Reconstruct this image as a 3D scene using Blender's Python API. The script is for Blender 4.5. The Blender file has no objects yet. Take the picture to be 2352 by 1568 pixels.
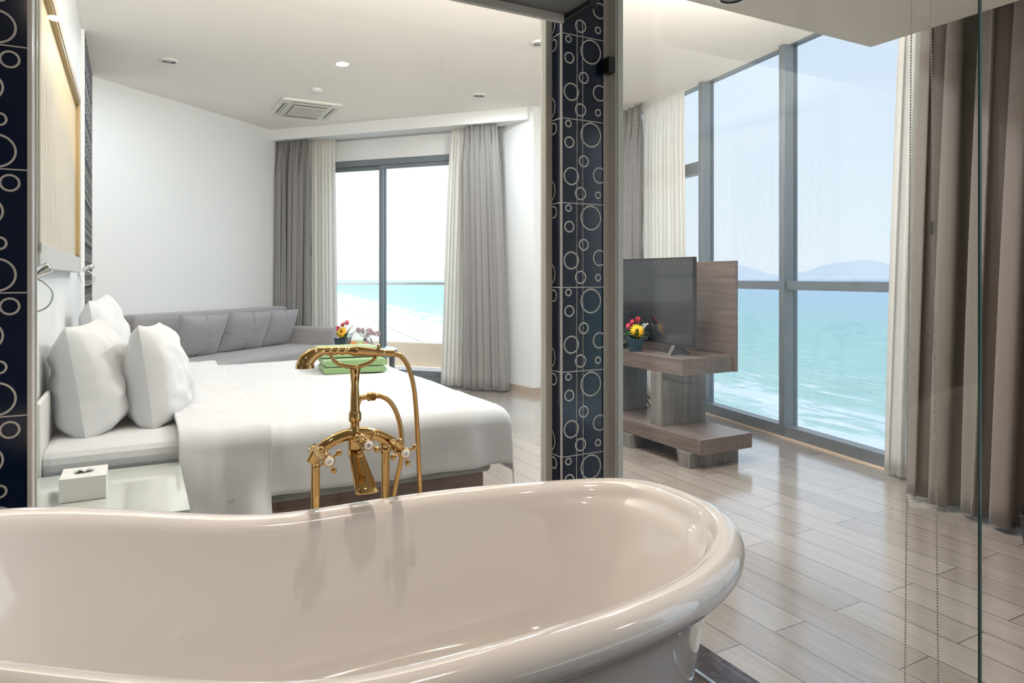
import bpy, math, random
from math import sin, cos, pi, radians, sqrt, exp
from mathutils import Vector, Matrix, noise
random.seed(7)
S = bpy.context.scene
COL = S.collection
# ------------------------------------------------------------------ camera, world, sun, exposure
EYE = 1.25
cam = bpy.data.cameras.new('camera'); co = bpy.data.objects.new('camera', cam); COL.objects.link(co)
cam.sensor_width = 36; cam.lens = 36 * 1580 / 2352; cam.shift_y = -147 / 2352
cam.clip_start = .02; cam.clip_end = 60000
co.location = (0, 0, EYE); co.rotation_euler = (pi / 2, 0, 0)
S.camera = co
S.view_settings.view_transform = 'Standard'; S.view_settings.look = 'None'
S.view_settings.gamma = 1; S.view_settings.use_curve_mapping = False
S.view_settings.exposure = 0.4
W = bpy.data.worlds.new('sky'); S.world = W; W.use_nodes = True
nt = W.node_tree; nt.nodes.clear()
wo = nt.nodes.new('ShaderNodeOutputWorld'); wb = nt.nodes.new('ShaderNodeBackground')
wt_ = nt.nodes.new('ShaderNodeTexCoord'); ws = nt.nodes.new('ShaderNodeSeparateXYZ'); wr = nt.nodes.new('ShaderNodeValToRGB')
nt.links.new(wt_.outputs['Generated'], ws.inputs[0]); nt.links.new(ws.outputs['Z'], wr.inputs[0])
nt.links.new(wr.outputs[0], wb.inputs[0]); nt.links.new(wb.outputs[0], wo.inputs[0])
e = wr.color_ramp.elements
e[0].position = 0.0; e[0].color = (.86, .92, 1.0, 1); e[1].position = .5; e[1].color = (.66, .79, 1.0, 1)
m_ = e.new(.12); m_.color = (.82, .90, 1.0, 1)
wb.inputs[1].default_value = 1.5
sun = bpy.data.lights.new('sun', 'SUN'); sun.energy = 1.9; sun.angle = radians(.6); sun.color = (1, .96, .9)
so = bpy.data.objects.new('sun', sun); COL.objects.link(so); so.rotation_euler = (radians(17), radians(-8), 0)

H = 3.075          # bedroom ceiling
HS = 2.52          # lower ceiling over bathroom and entry
TH = radians(28.5); CT, ST = cos(TH), sin(TH)
AL = radians(-20); CA, SA = cos(AL), sin(AL)
def UV(u, v, z=0): return Vector((CT * u - ST * v, ST * u + CT * v, z))
def BA(b, a, z=0): return Vector((CA * b - SA * a, SA * b + CA * a, z))
W0 = Vector((1.230, 7.965, 0)); WD = Vector((.327, -.945, 0)).normalized(); WN = Vector((.945, .327, 0)).normalized()
WA = math.atan2(WD.y, WD.x)
def WL(t, off=0, z=0): return W0 + WD * t + WN * off + Vector((0, 0, z))

# ------------------------------------------------------------------ ceiling lamps, seen and added (their light)
def lamp_light(loc, watts, size=.12, color=(1, .93, .84), spread=160):
    l = bpy.data.lights.new('downlight_beam', 'AREA'); l.shape = 'DISK'; l.size = size; l.energy = watts; l.color = color
    l.spread = radians(spread)
    o = bpy.data.objects.new('downlight_beam', l); COL.objects.link(o); o.location = loc
    return o
BEDROOM = [(1.2, 3.9, 4, .14), (2.75, 4.6, 26, .14), (2.4, 3.0, 26, .14), (.225, 6.466, 11, .14), (2.993, 6.206, 12, .14)]  # first three are unseen lamps added to brighten the bedroom
AIMED = (.66, 1.66)
BATH = [(1.05, .55, 2.4, .07), (-.35, .6, 3.2, .07), (2.36, 2.26, 4, .07), (2.95, -.6, 6, .07)]  # last one is an unseen lamp added as fill in the entry
for u, v, w, s in BEDROOM: lamp_light(UV(u, v, H - .02), w, s, (.90, .95, 1), 178)
for u, v, w, s in BATH: lamp_light(UV(u, v, HS - .02), w, s, (1, .83, .68))

# warm fill strip added to brighten the ceiling, hidden by the lower one
cv = bpy.data.lights.new('added_fill_strip', 'AREA'); cv.shape = 'RECTANGLE'; cv.size = 3.7; cv.size_y = .06; cv.energy = 92; cv.color = (1, .90, .82)
cvo = bpy.data.objects.new('added_fill_strip', cv); COL.objects.link(cvo); cvo.location = UV(1.55, 2.45, 2.70)
cvo.rotation_euler = (Matrix.Rotation(TH, 3, 'Z') @ Vector((0, .80, .60))).to_track_quat('-Z', 'Y').to_euler()
cvo.rotation_euler = (Matrix.Rotation(TH, 3, 'Z') @ Matrix.Rotation(radians(90 + 37), 3, 'X')).to_euler()
sl = bpy.data.lights.new('aimed_beam', 'SPOT'); sl.energy = 50; sl.spot_size = radians(70); sl.spot_blend = .6; sl.shadow_soft_size = .022; sl.color = (1, .80, .66)
slo = bpy.data.objects.new('aimed_beam', sl); COL.objects.link(slo); slo.location = UV(*AIMED, HS - .03)
slo.rotation_euler = (UV(.50, 1.75, .5) - slo.location).to_track_quat('-Z', 'Y').to_euler()

# ------------------------------------------------------------------ materials
def new_mat(name):
    m = bpy.data.materials.new(name); m.use_nodes = True
    return m, m.node_tree, m.node_tree.nodes['Principled BSDF']
def mat(name, col, rough=.5, metal=0, bump=0, bscale=60, var=0, spec=.5, coat=0, stretch=None, sheen=0):
    m, t, p = new_mat(name)
    p.inputs['Base Color'].default_value = (*col, 1); p.inputs['Roughness'].default_value = rough
    p.inputs['Metallic'].default_value = metal; p.inputs['Specular IOR Level'].default_value = spec
    p.inputs['Coat Weight'].default_value = coat; p.inputs['Coat Roughness'].default_value = .04
    p.inputs['Sheen Weight'].default_value = sheen
    if bump or var:
        tc = t.nodes.new('ShaderNodeTexCoord'); mp = t.nodes.new('ShaderNodeMapping'); n = t.nodes.new('ShaderNodeTexNoise')
        if stretch: mp.inputs['Scale'].default_value = stretch
        n.inputs['Scale'].default_value = bscale; n.inputs['Detail'].default_value = 5
        t.links.new(tc.outputs['Object'], mp.inputs[0]); t.links.new(mp.outputs[0], n.inputs['Vector'])
        if bump:
            b = t.nodes.new('ShaderNodeBump'); b.inputs['Strength'].default_value = bump; b.inputs['Distance'].default_value = .01
            t.links.new(n.outputs['Fac'], b.inputs['Height']); t.links.new(b.outputs[0], p.inputs['Normal'])
        if var:
            r = t.nodes.new('ShaderNodeValToRGB')
            r.color_ramp.elements[0].position = .3; r.color_ramp.elements[1].position = .7
            r.color_ramp.elements[0].color = (*[max(0, c * (1 - var)) for c in col], 1)
            r.color_ramp.elements[1].color = (*[min(1, c * (1 + var)) for c in col], 1)
            t.links.new(n.outputs['Fac'], r.inputs[0]); t.links.new(r.outputs[0], p.inputs['Base Color'])
    return m
def glass_mat(name, tint=(1, 1, 1), refl=1.0, rough=0.0):
    m, t, p = new_mat(name); t.nodes.remove(p)
    out = t.nodes['Material Output']
    tr = t.nodes.new('ShaderNodeBsdfTransparent'); tr.inputs[0].default_value = (*tint, 1)
    gl = t.nodes.new('ShaderNodeBsdfGlossy'); gl.inputs['Roughness'].default_value = rough
    lw = t.nodes.new('ShaderNodeLayerWeight'); lw.inputs[0].default_value = .5
    fr = t.nodes.new('ShaderNodeMath'); fr.operation = 'POWER'; fr.inputs[1].default_value = 5; t.links.new(lw.outputs['Facing'], fr.inputs[0])
    mu = t.nodes.new('ShaderNodeMath'); mu.operation = 'MULTIPLY_ADD'; mu.inputs[1].default_value = .8 * refl; mu.inputs[2].default_value = .032 * refl
    mx = t.nodes.new('ShaderNodeMixShader')
    t.links.new(fr.outputs[0], mu.inputs[0]); t.links.new(mu.outputs[0], mx.inputs[0])
    t.links.new(tr.outputs[0], mx.inputs[1]); t.links.new(gl.outputs[0], mx.inputs[2]); t.links.new(mx.outputs[0], out.inputs[0])
    return m
def sheer_mat():
    m, t, p = new_mat('sheer_voile'); t.nodes.remove(p)
    out = t.nodes['Material Output']
    tr = t.nodes.new('ShaderNodeBsdfTransparent'); di = t.nodes.new('ShaderNodeBsdfDiffuse'); tl = t.nodes.new('ShaderNodeBsdfTranslucent')
    di.inputs[0].default_value = (.90, .88, .84, 1); tl.inputs[0].default_value = (.88, .86, .83, 1)
    a = t.nodes.new('ShaderNodeMixShader'); a.inputs[0].default_value = .45
    b = t.nodes.new('ShaderNodeMixShader'); b.inputs[0].default_value = .80
    t.links.new(di.outputs[0], a.inputs[1]); t.links.new(tl.outputs[0], a.inputs[2])
    t.links.new(tr.outputs[0], b.inputs[1]); t.links.new(a.outputs[0], b.inputs[2]); t.links.new(b.outputs[0], out.inputs[0])
    return m
def wood_mat(name, c1, c2, rough=.35, axis='X', scale=1.0):
    m, t, p = new_mat(name)
    tc = t.nodes.new('ShaderNodeTexCoord'); mp = t.nodes.new('ShaderNodeMapping')
    sc = {'X': (1.2, 22, 22), 'Y': (22, 1.2, 22), 'Z': (22, 22, 1.2)}[axis]
    mp.inputs['Scale'].default_value = [s * scale for s in sc]
    n = t.nodes.new('ShaderNodeTexNoise'); n.inputs['Scale'].default_value = 2.2; n.inputs['Detail'].default_value = 6; n.inputs['Distortion'].default_value = .6
    r = t.nodes.new('ShaderNodeValToRGB'); r.color_ramp.elements[0].position = .3; r.color_ramp.elements[1].position = .72
    r.color_ramp.elements[0].color = (*c1, 1); r.color_ramp.elements[1].color = (*c2, 1)
    t.links.new(tc.outputs['Object'], mp.inputs[0]); t.links.new(mp.outputs[0], n.inputs['Vector'])
    t.links.new(n.outputs['Fac'], r.inputs[0]); t.links.new(r.outputs[0], p.inputs['Base Color'])
    p.inputs['Roughness'].default_value = rough
    return m
def floor_mat():
    m, t, p = new_mat('plank_tile_floor')
    tc = t.nodes.new('ShaderNodeTexCoord'); mp = t.nodes.new('ShaderNodeMapping')
    # local frame of the floor object: x along the planks
    mp.inputs['Location'].default_value = (.21, .02, 0)
    br = t.nodes.new('ShaderNodeTexBrick')
    br.inputs['Scale'].default_value = 1; br.inputs['Brick Width'].default_value = .95; br.inputs['Row Height'].default_value = .1625
    br.inputs['Mortar Size'].default_value = .0022; br.inputs['Mortar Smooth'].default_value = .1; br.offset = .37; br.offset_frequency = 2
    br.inputs['Color1'].default_value = (.375, .32, .28, 1); br.inputs['Color2'].default_value = (.465, .41, .365, 1)
    br.inputs['Mortar'].default_value = (.12, .08, .055, 1); br.inputs['Bias'].default_value = 0
    t.links.new(tc.outputs['Object'], mp.inputs[0]); t.links.new(mp.outputs[0], br.inputs['Vector'])
    m2 = t.nodes.new('ShaderNodeMapping'); m2.inputs['Scale'].default_value = (1.1, 16, 1)
    n = t.nodes.new('ShaderNodeTexNoise'); n.inputs['Scale'].default_value = 2.6; n.inputs['Detail'].default_value = 7; n.inputs['Distortion'].default_value = .5
    t.links.new(tc.outputs['Object'], m2.inputs[0]); t.links.new(m2.outputs[0], n.inputs['Vector'])
    r = t.nodes.new('ShaderNodeValToRGB'); r.color_ramp.elements[0].position = .3; r.color_ramp.elements[1].position = .65
    r.color_ramp.elements[0].color = (.72, .68, .64, 1); r.color_ramp.elements[1].color = (1, 1, 1, 1)
    t.links.new(n.outputs['Fac'], r.inputs[0])
    mx = t.nodes.new('ShaderNodeMixRGB'); mx.blend_type = 'MULTIPLY'; mx.inputs[0].default_value = .55
    t.links.new(br.outputs['Color'], mx.inputs[1]); t.links.new(r.outputs[0], mx.inputs[2]); t.links.new(mx.outputs[0], p.inputs['Base Color'])
    b = t.nodes.new('ShaderNodeBump'); b.inputs['Strength'].default_value = .35; b.inputs['Distance'].default_value = .002; b.invert = True
    t.links.new(br.outputs['Fac'], b.inputs['Height']); t.links.new(b.outputs[0], p.inputs['Normal'])
    p.inputs['Roughness'].default_value = .2; p.inputs['Specular IOR Level'].default_value = .8
    p.inputs['Coat Weight'].default_value = 1; p.inputs['Coat Roughness'].default_value = .13
    return m
def granite_mat():
    m, t, p = new_mat('dark_granite')
    tc = t.nodes.new('ShaderNodeTexCoord'); v = t.nodes.new('ShaderNodeTexVoronoi'); v.inputs['Scale'].default_value = 55
    r = t.nodes.new('ShaderNodeValToRGB'); r.color_ramp.elements[0].color = (.035, .022, .02, 1); r.color_ramp.elements[1].color = (.10, .07, .065, 1)
    t.links.new(tc.outputs['Object'], v.inputs['Vector']); t.links.new(v.outputs['Color'], r.inputs[0]); t.links.new(r.outputs[0], p.inputs['Base Color'])
    p.inputs['Roughness'].default_value = .15
    return m
def sea_mat():
    m, t, p = new_mat('sea_water')
    g = t.nodes.new('ShaderNodeNewGeometry')
    dot = t.nodes.new('ShaderNodeVectorMath'); dot.operation = 'DOT_PRODUCT'; dot.inputs[1].default_value = (WN.x, WN.y, 0)
    along = t.nodes.new('ShaderNodeVectorMath'); along.operation = 'DOT_PRODUCT'; along.inputs[1].default_value = (WD.x, WD.y, 0)
    t.links.new(g.outputs['Position'], dot.inputs[0]); t.links.new(g.outputs['Position'], along.inputs[0])
    cb = t.nodes.new('ShaderNodeCombineXYZ'); t.links.new(dot.outputs['Value'], cb.inputs[0]); t.links.new(along.outputs['Value'], cb.inputs[1])
    mp = t.nodes.new('ShaderNodeMapping'); mp.inputs['Scale'].default_value = (.15, .045, 1); t.links.new(cb.outputs[0], mp.inputs[0])
    n = t.nodes.new('ShaderNodeTexNoise'); n.inputs['Scale'].default_value = 1; n.inputs['Detail'].default_value = 10; n.inputs['Roughness'].default_value = .72; n.inputs['Distortion'].default_value = .7
    t.links.new(mp.outputs[0], n.inputs['Vector'])
    # depth colour: turquoise shallows, then pale blue offshore with distance haze painted in
    mr = t.nodes.new('ShaderNodeMapRange'); mr.inputs[1].default_value = 60; mr.inputs[2].default_value = 1500
    t.links.new(dot.outputs['Value'], mr.inputs[0])
    pw = t.nodes.new('ShaderNodeMath'); pw.operation = 'POWER'; pw.inputs[1].default_value = .5; t.links.new(mr.outputs[0], pw.inputs[0])
    r = t.nodes.new('ShaderNodeValToRGB'); el = r.color_ramp.elements
    el[0].position = .15; el[0].color = (.54, .72, .64, 1); el[1].position = 1; el[1].color = (.52, .62, .76, 1)
    x = el.new(.36); x.color = (.45, .66, .62, 1); x = el.new(.62); x.color = (.45, .61, .67, 1)
    t.links.new(pw.outputs[0], r.inputs[0])
    # foam: strong close to the beach, broken caps further out
    f1 = t.nodes.new('ShaderNodeMapRange'); f1.inputs[1].default_value = 85; f1.inputs[2].default_value = 160; f1.inputs[3].default_value = .32; f1.inputs[4].default_value = .0
    t.links.new(dot.outputs['Value'], f1.inputs[0])
    ad = t.nodes.new('ShaderNodeMath'); ad.operation = 'ADD'; t.links.new(f1.outputs[0], ad.inputs[0]); t.links.new(n.outputs['Fac'], ad.inputs[1])
    fr = t.nodes.new('ShaderNodeValToRGB'); fr.color_ramp.elements[0].position = .68; fr.color_ramp.elements[1].position = .78
    # breaker bands parallel to the beach
    wv = t.nodes.new('ShaderNodeTexWave'); wv.bands_direction = 'X'; wv.inputs['Scale'].default_value = .012; wv.inputs['Distortion'].default_value = 5; wv.inputs['Detail'].default_value = 3; wv.inputs['Detail Scale'].default_value = .02 * 60
    t.links.new(cb.outputs[0], wv.inputs['Vector'])
    a2 = t.nodes.new('ShaderNodeMath'); a2.operation = 'MULTIPLY_ADD'; a2.inputs[1].default_value = .10; t.links.new(wv.outputs['Fac'], a2.inputs[0]); t.links.new(ad.outputs[0], a2.inputs[2])
    # scattered whitecaps
    m5 = t.nodes.new('ShaderNodeMapping'); m5.inputs['Scale'].default_value = (.10, .03, 1); m5.inputs['Location'].default_value = (3.3, 1.7, 0); t.links.new(cb.outputs[0], m5.inputs[0])
    n5 = t.nodes.new('ShaderNodeTexNoise'); n5.inputs['Scale'].default_value = 1; n5.inputs['Detail'].default_value = 5; t.links.new(m5.outputs[0], n5.inputs['Vector'])
    r5 = t.nodes.new('ShaderNodeMapRange'); r5.inputs[1].default_value = .70; r5.inputs[2].default_value = .74; r5.inputs[4].default_value = .25; t.links.new(n5.outputs['Fac'], r5.inputs[0])
    a3 = t.nodes.new('ShaderNodeMath'); a3.operation = 'ADD'; t.links.new(a2.outputs[0], a3.inputs[0]); t.links.new(r5.outputs[0], a3.inputs[1])
    t.links.new(a3.outputs[0], fr.inputs[0])
    mx = t.nodes.new('ShaderNodeMixRGB'); t.links.new(fr.outputs[0], mx.inputs[0]); t.links.new(r.outputs[0], mx.inputs[1]); mx.inputs[2].default_value = (.86, .90, .90, 1)
    m2 = t.nodes.new('ShaderNodeMapping'); m2.inputs['Scale'].default_value = (.35, .06, 1); t.links.new(cb.outputs[0], m2.inputs[0])
    n2 = t.nodes.new('ShaderNodeTexNoise'); n2.inputs['Scale'].default_value = 1; n2.inputs['Detail'].default_value = 4; t.links.new(m2.outputs[0], n2.inputs['Vector'])
    r2 = t.nodes.new('ShaderNodeValToRGB'); r2.color_ramp.elements[0].position = .3; r2.color_ramp.elements[0].color = (.76, .83, .85, 1); r2.color_ramp.elements[1].position = .7
    t.links.new(n2.outputs['Fac'], r2.inputs[0])
    m3 = t.nodes.new('ShaderNodeMixRGB'); m3.blend_type = 'MULTIPLY'; m3.inputs[0].default_value = 1
    t.links.new(mx.outputs[0], m3.inputs[1]); t.links.new(r2.outputs[0], m3.inputs[2]); t.links.new(m3.outputs[0], p.inputs['Base Color'])
    p.inputs['Roughness'].default_value = .75; p.inputs['Specular IOR Level'].default_value = .2
    return m
def painting_mat():
    m, t, p = new_mat('zebra_print_canvas')
    tc = t.nodes.new('ShaderNodeTexCoord'); sx = t.nodes.new('ShaderNodeSeparateXYZ'); t.links.new(tc.outputs['Object'], sx.inputs[0])
    n0 = t.nodes.new('ShaderNodeTexNoise'); n0.inputs['Scale'].default_value = 1.6; t.links.new(tc.outputs['Object'], n0.inputs['Vector'])
    w = t.nodes.new('ShaderNodeTexWave'); w.wave_type = 'BANDS'; w.bands_direction = 'X'; w.inputs['Scale'].default_value = 6; w.inputs['Distortion'].default_value = 9; w.inputs['Detail'].default_value = 1.5; w.inputs['Detail Scale'].default_value = .6
    t.links.new(tc.outputs['Object'], w.inputs['Vector'])
    r = t.nodes.new('ShaderNodeValToRGB'); r.color_ramp.elements[0].position = .42; r.color_ramp.elements[0].color = (.30, .27, .26, 1); r.color_ramp.elements[1].position = .56; r.color_ramp.elements[1].color = (.74, .68, .54, 1)
    t.links.new(w.outputs['Fac'], r.inputs[0])
    # striped body fills the lower part, sandy sky above
    ad = t.nodes.new('ShaderNodeMath'); ad.operation = 'MULTIPLY_ADD'; ad.inputs[1].default_value = .55
    t.links.new(n0.outputs['Fac'], ad.inputs[0]); t.links.new(sx.outputs['Z'], ad.inputs[2])
    mr = t.nodes.new('ShaderNodeMapRange'); mr.inputs[1].default_value = .38; mr.inputs[2].default_value = .62; t.links.new(ad.outputs[0], mr.inputs[0])
    mx = t.nodes.new('ShaderNodeMixRGB'); t.links.new(mr.outputs[0], mx.inputs[0]); t.links.new(r.outputs[0], mx.inputs[1]); mx.inputs[2].default_value = (.76, .62, .40, 1)
    t.links.new(mx.outputs[0], p.inputs['Base Color']); p.inputs['Roughness'].default_value = .5
    return m

M = dict(
    wall=mat('white_paint', (.80, .815, .825), .6, bump=.02, bscale=180),
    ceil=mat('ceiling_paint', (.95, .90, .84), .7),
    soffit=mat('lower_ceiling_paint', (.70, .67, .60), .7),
    bathwall=mat('bathroom_wall', (.66, .60, .54), .35),
    floor=floor_mat(), granite=granite_mat(),
    skirt=wood_mat('skirting', (.42, .34, .28), (.52, .43, .36), .4, 'X'),
    navy=mat('navy_glazed_tile', (.003, .010, .036), .12, spec=.45), navymatt=mat('navy_satin_tile', (.006, .012, .03), .6, spec=.05),
    silver=mat('silver_line', (.62, .59, .55), .4, metal=.1),
    alu=mat('aluminium', (.62, .61, .57), .45, metal=0),
    frame=mat('window_frame_grey', (.19, .22, .25), .35, metal=.2),
    chrome=mat('chrome', (.75, .75, .75), .12, metal=1),
    gold=mat('polished_gold', (.58, .375, .155), .08, metal=1),
    goldhose=mat('gold_hose', (.55, .34, .13), .28, metal=1),
    porcelain=mat('white_porcelain', (.88, .86, .82), .15),
    tub=mat('tub_enamel', (.75, .73, .71), .10, coat=1.0),
    sheet=mat('white_cotton', (.61, .62, .645), .85, bump=.10, bscale=14, sheen=.15),
    pillow=mat('white_pillow_cotton', (.66, .67, .69), .85, bump=.14, bscale=9, sheen=.15),
    bedwood=wood_mat('bed_base_wood', (.14, .085, .065), (.21, .14, .11), .4, 'X'),
    boxspring=mat('grey_box_spring', (.30, .31, .31), .8),
    headboard=mat('headboard_white', (.72, .72, .70), .5),
    tvwood=wood_mat('walnut_laminate', (.115, .088, .08), (.205, .165, .15), .3, 'Y'),
    tvwoodz=wood_mat('grey_walnut_laminate', (.145, .135, .135), (.25, .235, .23), .35, 'Z', .8),
    tvscreen=mat('tv_screen', (.012, .014, .018), .09, spec=.8, coat=.6),
    black=mat('black_plastic', (.015, .015, .017), .35),
    grey_curtain=mat('grey_curtain', (.235, .225, .225), .8, bump=.12, bscale=7, sheen=.3, stretch=(1, 1, .15)),
    brown_curtain=mat('taupe_curtain', (.19, .16, .14), .75, bump=.10, bscale=7, sheen=.3, stretch=(1, 1, .15)),
    sheer=sheer_mat(),
    sofa=mat('grey_sofa_weave', (.345, .335, .35), .9, bump=.2, bscale=220, sheen=.3),
    cushion=mat('grey_cushion_weave', (.31, .305, .325), .9, bump=.2, bscale=200, sheen=.3),
    seam=mat('dark_seam', (.10, .10, .11), .8),
    glasspane=glass_mat('clear_partition_glass', (.965, .985, .975), .9),
    winglass=glass_mat('tinted_window_glass', (.72, .73, .74), .5),
    doorglass=glass_mat('clear_door_glass', (.95, .97, .97), .7),
    glassedge=mat('glass_edge', (.02, .07, .06), .1),
    glasstop=mat('white_lacquered_glass', (.60, .63, .60), .04, spec=.9, coat=1),
    card=mat('white_card', (.74, .74, .72), .6),
    towel=mat('green_towel', (.24, .40, .17), .95, bump=.5, bscale=240, sheen=.4),
    towel2=mat('pale_green_towel', (.36, .50, .26), .95, bump=.5, bscale=240, sheen=.4),
    vase=mat('dark_blue_glass', (.015, .05, .075), .12, coat=.5),
    petal_y=mat('yellow_petal', (.85, .46, .01), .6), petal_p=mat('pink_petal', (.75, .12, .20), .6, var=.3, bscale=60),
    petal_w=mat('white_sprig', (.75, .78, .70), .7), flowerc=mat('flower_centre', (.10, .035, .01), .8),
    leaf=mat('leaf_green', (.04, .13, .025), .6), 
    orange=mat('orange_peel', (.80, .30, .05), .5), apple=mat('green_apple', (.38, .52, .12), .4), redf=mat('dusky_red_fruit', (.45, .14, .09), .4),
    cello=glass_mat('cellophane', (.95, .95, .95), 2.0, .08),
    canvas=painting_mat(), pframe=mat('picture_frame_beige', (.50, .44, .37), .5), pinner=mat('picture_frame_gilt', (.32, .23, .10), .4),
    pbase=mat('picture_mount_grey', (.50, .50, .50), .5),
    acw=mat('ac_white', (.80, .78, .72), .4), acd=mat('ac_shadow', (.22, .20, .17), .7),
    stone=mat('balcony_stone', (.70, .55, .42), .8, bump=.1, bscale=30, var=.05), bfloor=mat('balcony_floor', (.80, .72, .66), .7),
    rail=mat('balcony_rail', (.62, .62, .58), .3, metal=.5),
    sea=sea_mat(), hill=mat('hazy_hill', (.64, .68, .73), 1, var=.04, bscale=.002),  # hill colour is pale to stand for the haze of distance
    sand=mat('beach_sand', (.75, .66, .52), .9),
    darkwood=mat('dark_panel', (.012, .010, .010), .5), bin=mat('bin_green_black', (.03, .045, .042), .4),
    bead=mat('steel_bead', (.50, .50, .49), .35, metal=.2), cassette=mat('blind_cassette', (.155, .155, .155), .6),
    blindrail=mat('blind_bottom_rail', (.60, .58, .54), .5), lampglass=mat('downlight_lens', (.55, .55, .56), .3),
    ringw=mat('downlight_ring', (.74, .73, .71), .4),
)

# ------------------------------------------------------------------ mesh helpers
class MB:
    def __init__(s): s.v = []; s.f = []; s.m = []; s.sm = []
    def add(s, vs, fs, mi=0, smooth=False):
        o = len(s.v); s.v += [tuple(x) for x in vs]
        for f in fs: s.f.append(tuple(i + o for i in f)); s.m.append(mi); s.sm.append(smooth)
        return s
    def box(s, x0, x1, y0, y1, z0, z1, mi=0):
        return s.add([(x0, y0, z0), (x1, y0, z0), (x1, y1, z0), (x0, y1, z0), (x0, y0, z1), (x1, y0, z1), (x1, y1, z1), (x0, y1, z1)],
                     [(0, 3, 2, 1), (4, 5, 6, 7), (0, 1, 5, 4), (1, 2, 6, 5), (2, 3, 7, 6), (3, 0, 4, 7)], mi)
    def prism(s, pts, z0, z1, mi=0):
        n = len(pts)
        return s.add([(p[0], p[1], z0) for p in pts] + [(p[0], p[1], z1) for p in pts],
                     [tuple(range(n - 1, -1, -1)), tuple(range(n, 2 * n))] + [(i, (i + 1) % n, n + (i + 1) % n, n + i) for i in range(n)], mi)
    def lathe(s, prof, c=(0, 0, 0), axis='Z', n=24, mi=0, smooth=True, cap=True, mtx=None):
        vs = []
        for r, z in prof:
            for k in range(n):
                a = 2 * pi * k / n; p = Vector((r * cos(a), r * sin(a), z))
                if axis == 'Y': p = Vector((p.x, p.z, p.y))
                elif axis == '-Y': p = Vector((p.x, -p.z, p.y))
                elif axis == 'X': p = Vector((p.z, p.x, p.y))
                if mtx: p = mtx @ p
                vs.append(p + Vector(c))
        fs = []
        for j in range(len(prof) - 1):
            for k in range(n): fs.append((j * n + k, j * n + (k + 1) % n, (j + 1) * n + (k + 1) % n, (j + 1) * n + k))
        s.add(vs, fs, mi, smooth)
        if cap:
            s.add(vs[:n], [tuple(range(n - 1, -1, -1))], mi); s.add(vs[-n:], [tuple(range(n))], mi)
        return s
    def ball(s, c, r, mi=0, n=12, sc=(1, 1, 1)):
        vs = []; fs = []
        for j in range(n // 2 + 1):
            ph = pi * j / (n // 2)
            for k in range(n):
                a = 2 * pi * k / n
                vs.append((c[0] + r * sc[0] * sin(ph) * cos(a), c[1] + r * sc[1] * sin(ph) * sin(a), c[2] + r * sc[2] * cos(ph)))
        for j in range(n // 2):
            for k in range(n): fs.append((j * n + k, (j + 1) * n + k, (j + 1) * n + (k + 1) % n, j * n + (k + 1) % n))
        return s.add(vs, fs, mi, True)
    def tube(s, pts, rad, n=12, mi=0, cap=True, flat=1.0):
        pts = [Vector(p) for p in pts]; L = len(pts)
        if not hasattr(rad, '__len__'): rad = [rad] * L
        t0 = (pts[1] - pts[0]).normalized(); up = Vector((0, 0, 1)) if abs(t0.z) < .9 else Vector((0, 1, 0))
        nn = t0.cross(up).normalized(); vs = []
        for i, p in enumerate(pts):
            t = (pts[min(i + 1, L - 1)] - pts[max(i - 1, 0)]).normalized()
            nn = (nn - t * nn.dot(t)).normalized(); bb = t.cross(nn)
            for k in range(n):
                a = 2 * pi * k / n; vs.append(p + nn * cos(a) * rad[i] + bb * sin(a) * rad[i] * flat)
        fs = [(j * n + k, j * n + (k + 1) % n, (j + 1) * n + (k + 1) % n, (j + 1) * n + k) for j in range(L - 1) for k in range(n)]
        s.add(vs, fs, mi, True)
        if cap: s.add(vs[:n], [tuple(range(n - 1, -1, -1))], mi); s.add(vs[-n:], [tuple(range(n))], mi)
        return s
    def grid(s, fn, nu, nv, mi=0, wrapu=False):
        vs = [fn(i / nu, j / nv) for j in range(nv + 1) for i in range(nu + 1)]
        fs = [(j * (nu + 1) + i, j * (nu + 1) + i + 1, (j + 1) * (nu + 1) + i + 1, (j + 1) * (nu + 1) + i) for j in range(nv) for i in range(nu)]
        return s.add(vs, fs, mi, True)
    def build(s, name, mats, parent=None, loc=(0, 0, 0), rz=0, bevel=0, solid=0, sub=0):
        me = bpy.data.meshes.new(name); me.from_pydata(s.v, [], s.f); me.update()
        if not isinstance(mats, (list, tuple)): mats = [mats]
        for m in mats: me.materials.append(m)
        for p, mi, sm in zip(me.polygons, s.m, s.sm): p.material_index = mi; p.use_smooth = sm
        o = bpy.data.objects.new(name, me); COL.objects.link(o); o.location = loc; o.rotation_euler = (0, 0, rz)
        if parent: o.parent = parent
        if solid: d = o.modifiers.new('s', 'SOLIDIFY'); d.thickness = solid; d.offset = 0
        if bevel: d = o.modifiers.new('b', 'BEVEL'); d.width = bevel; d.segments = 3; d.limit_method = 'ANGLE'; d.angle_limit = radians(40); d.harden_normals = False
        if sub: d = o.modifiers.new('u', 'SUBSURF'); d.levels = sub; d.render_levels = sub
        return o
def tag(o, label, cat, group=None):
    o['label'] = label; o['category'] = cat
    if group: o['group'] = group
    return o
def struct(o): o['kind'] = 'structure'; return o
def thing(name, label, cat, loc, rz=0, group=None):
    o = bpy.data.objects.new(name, None); COL.objects.link(o); o.location = loc; o.rotation_euler = (0, 0, rz); o.empty_display_size = .1
    return tag(o, label, cat, group)
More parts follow.
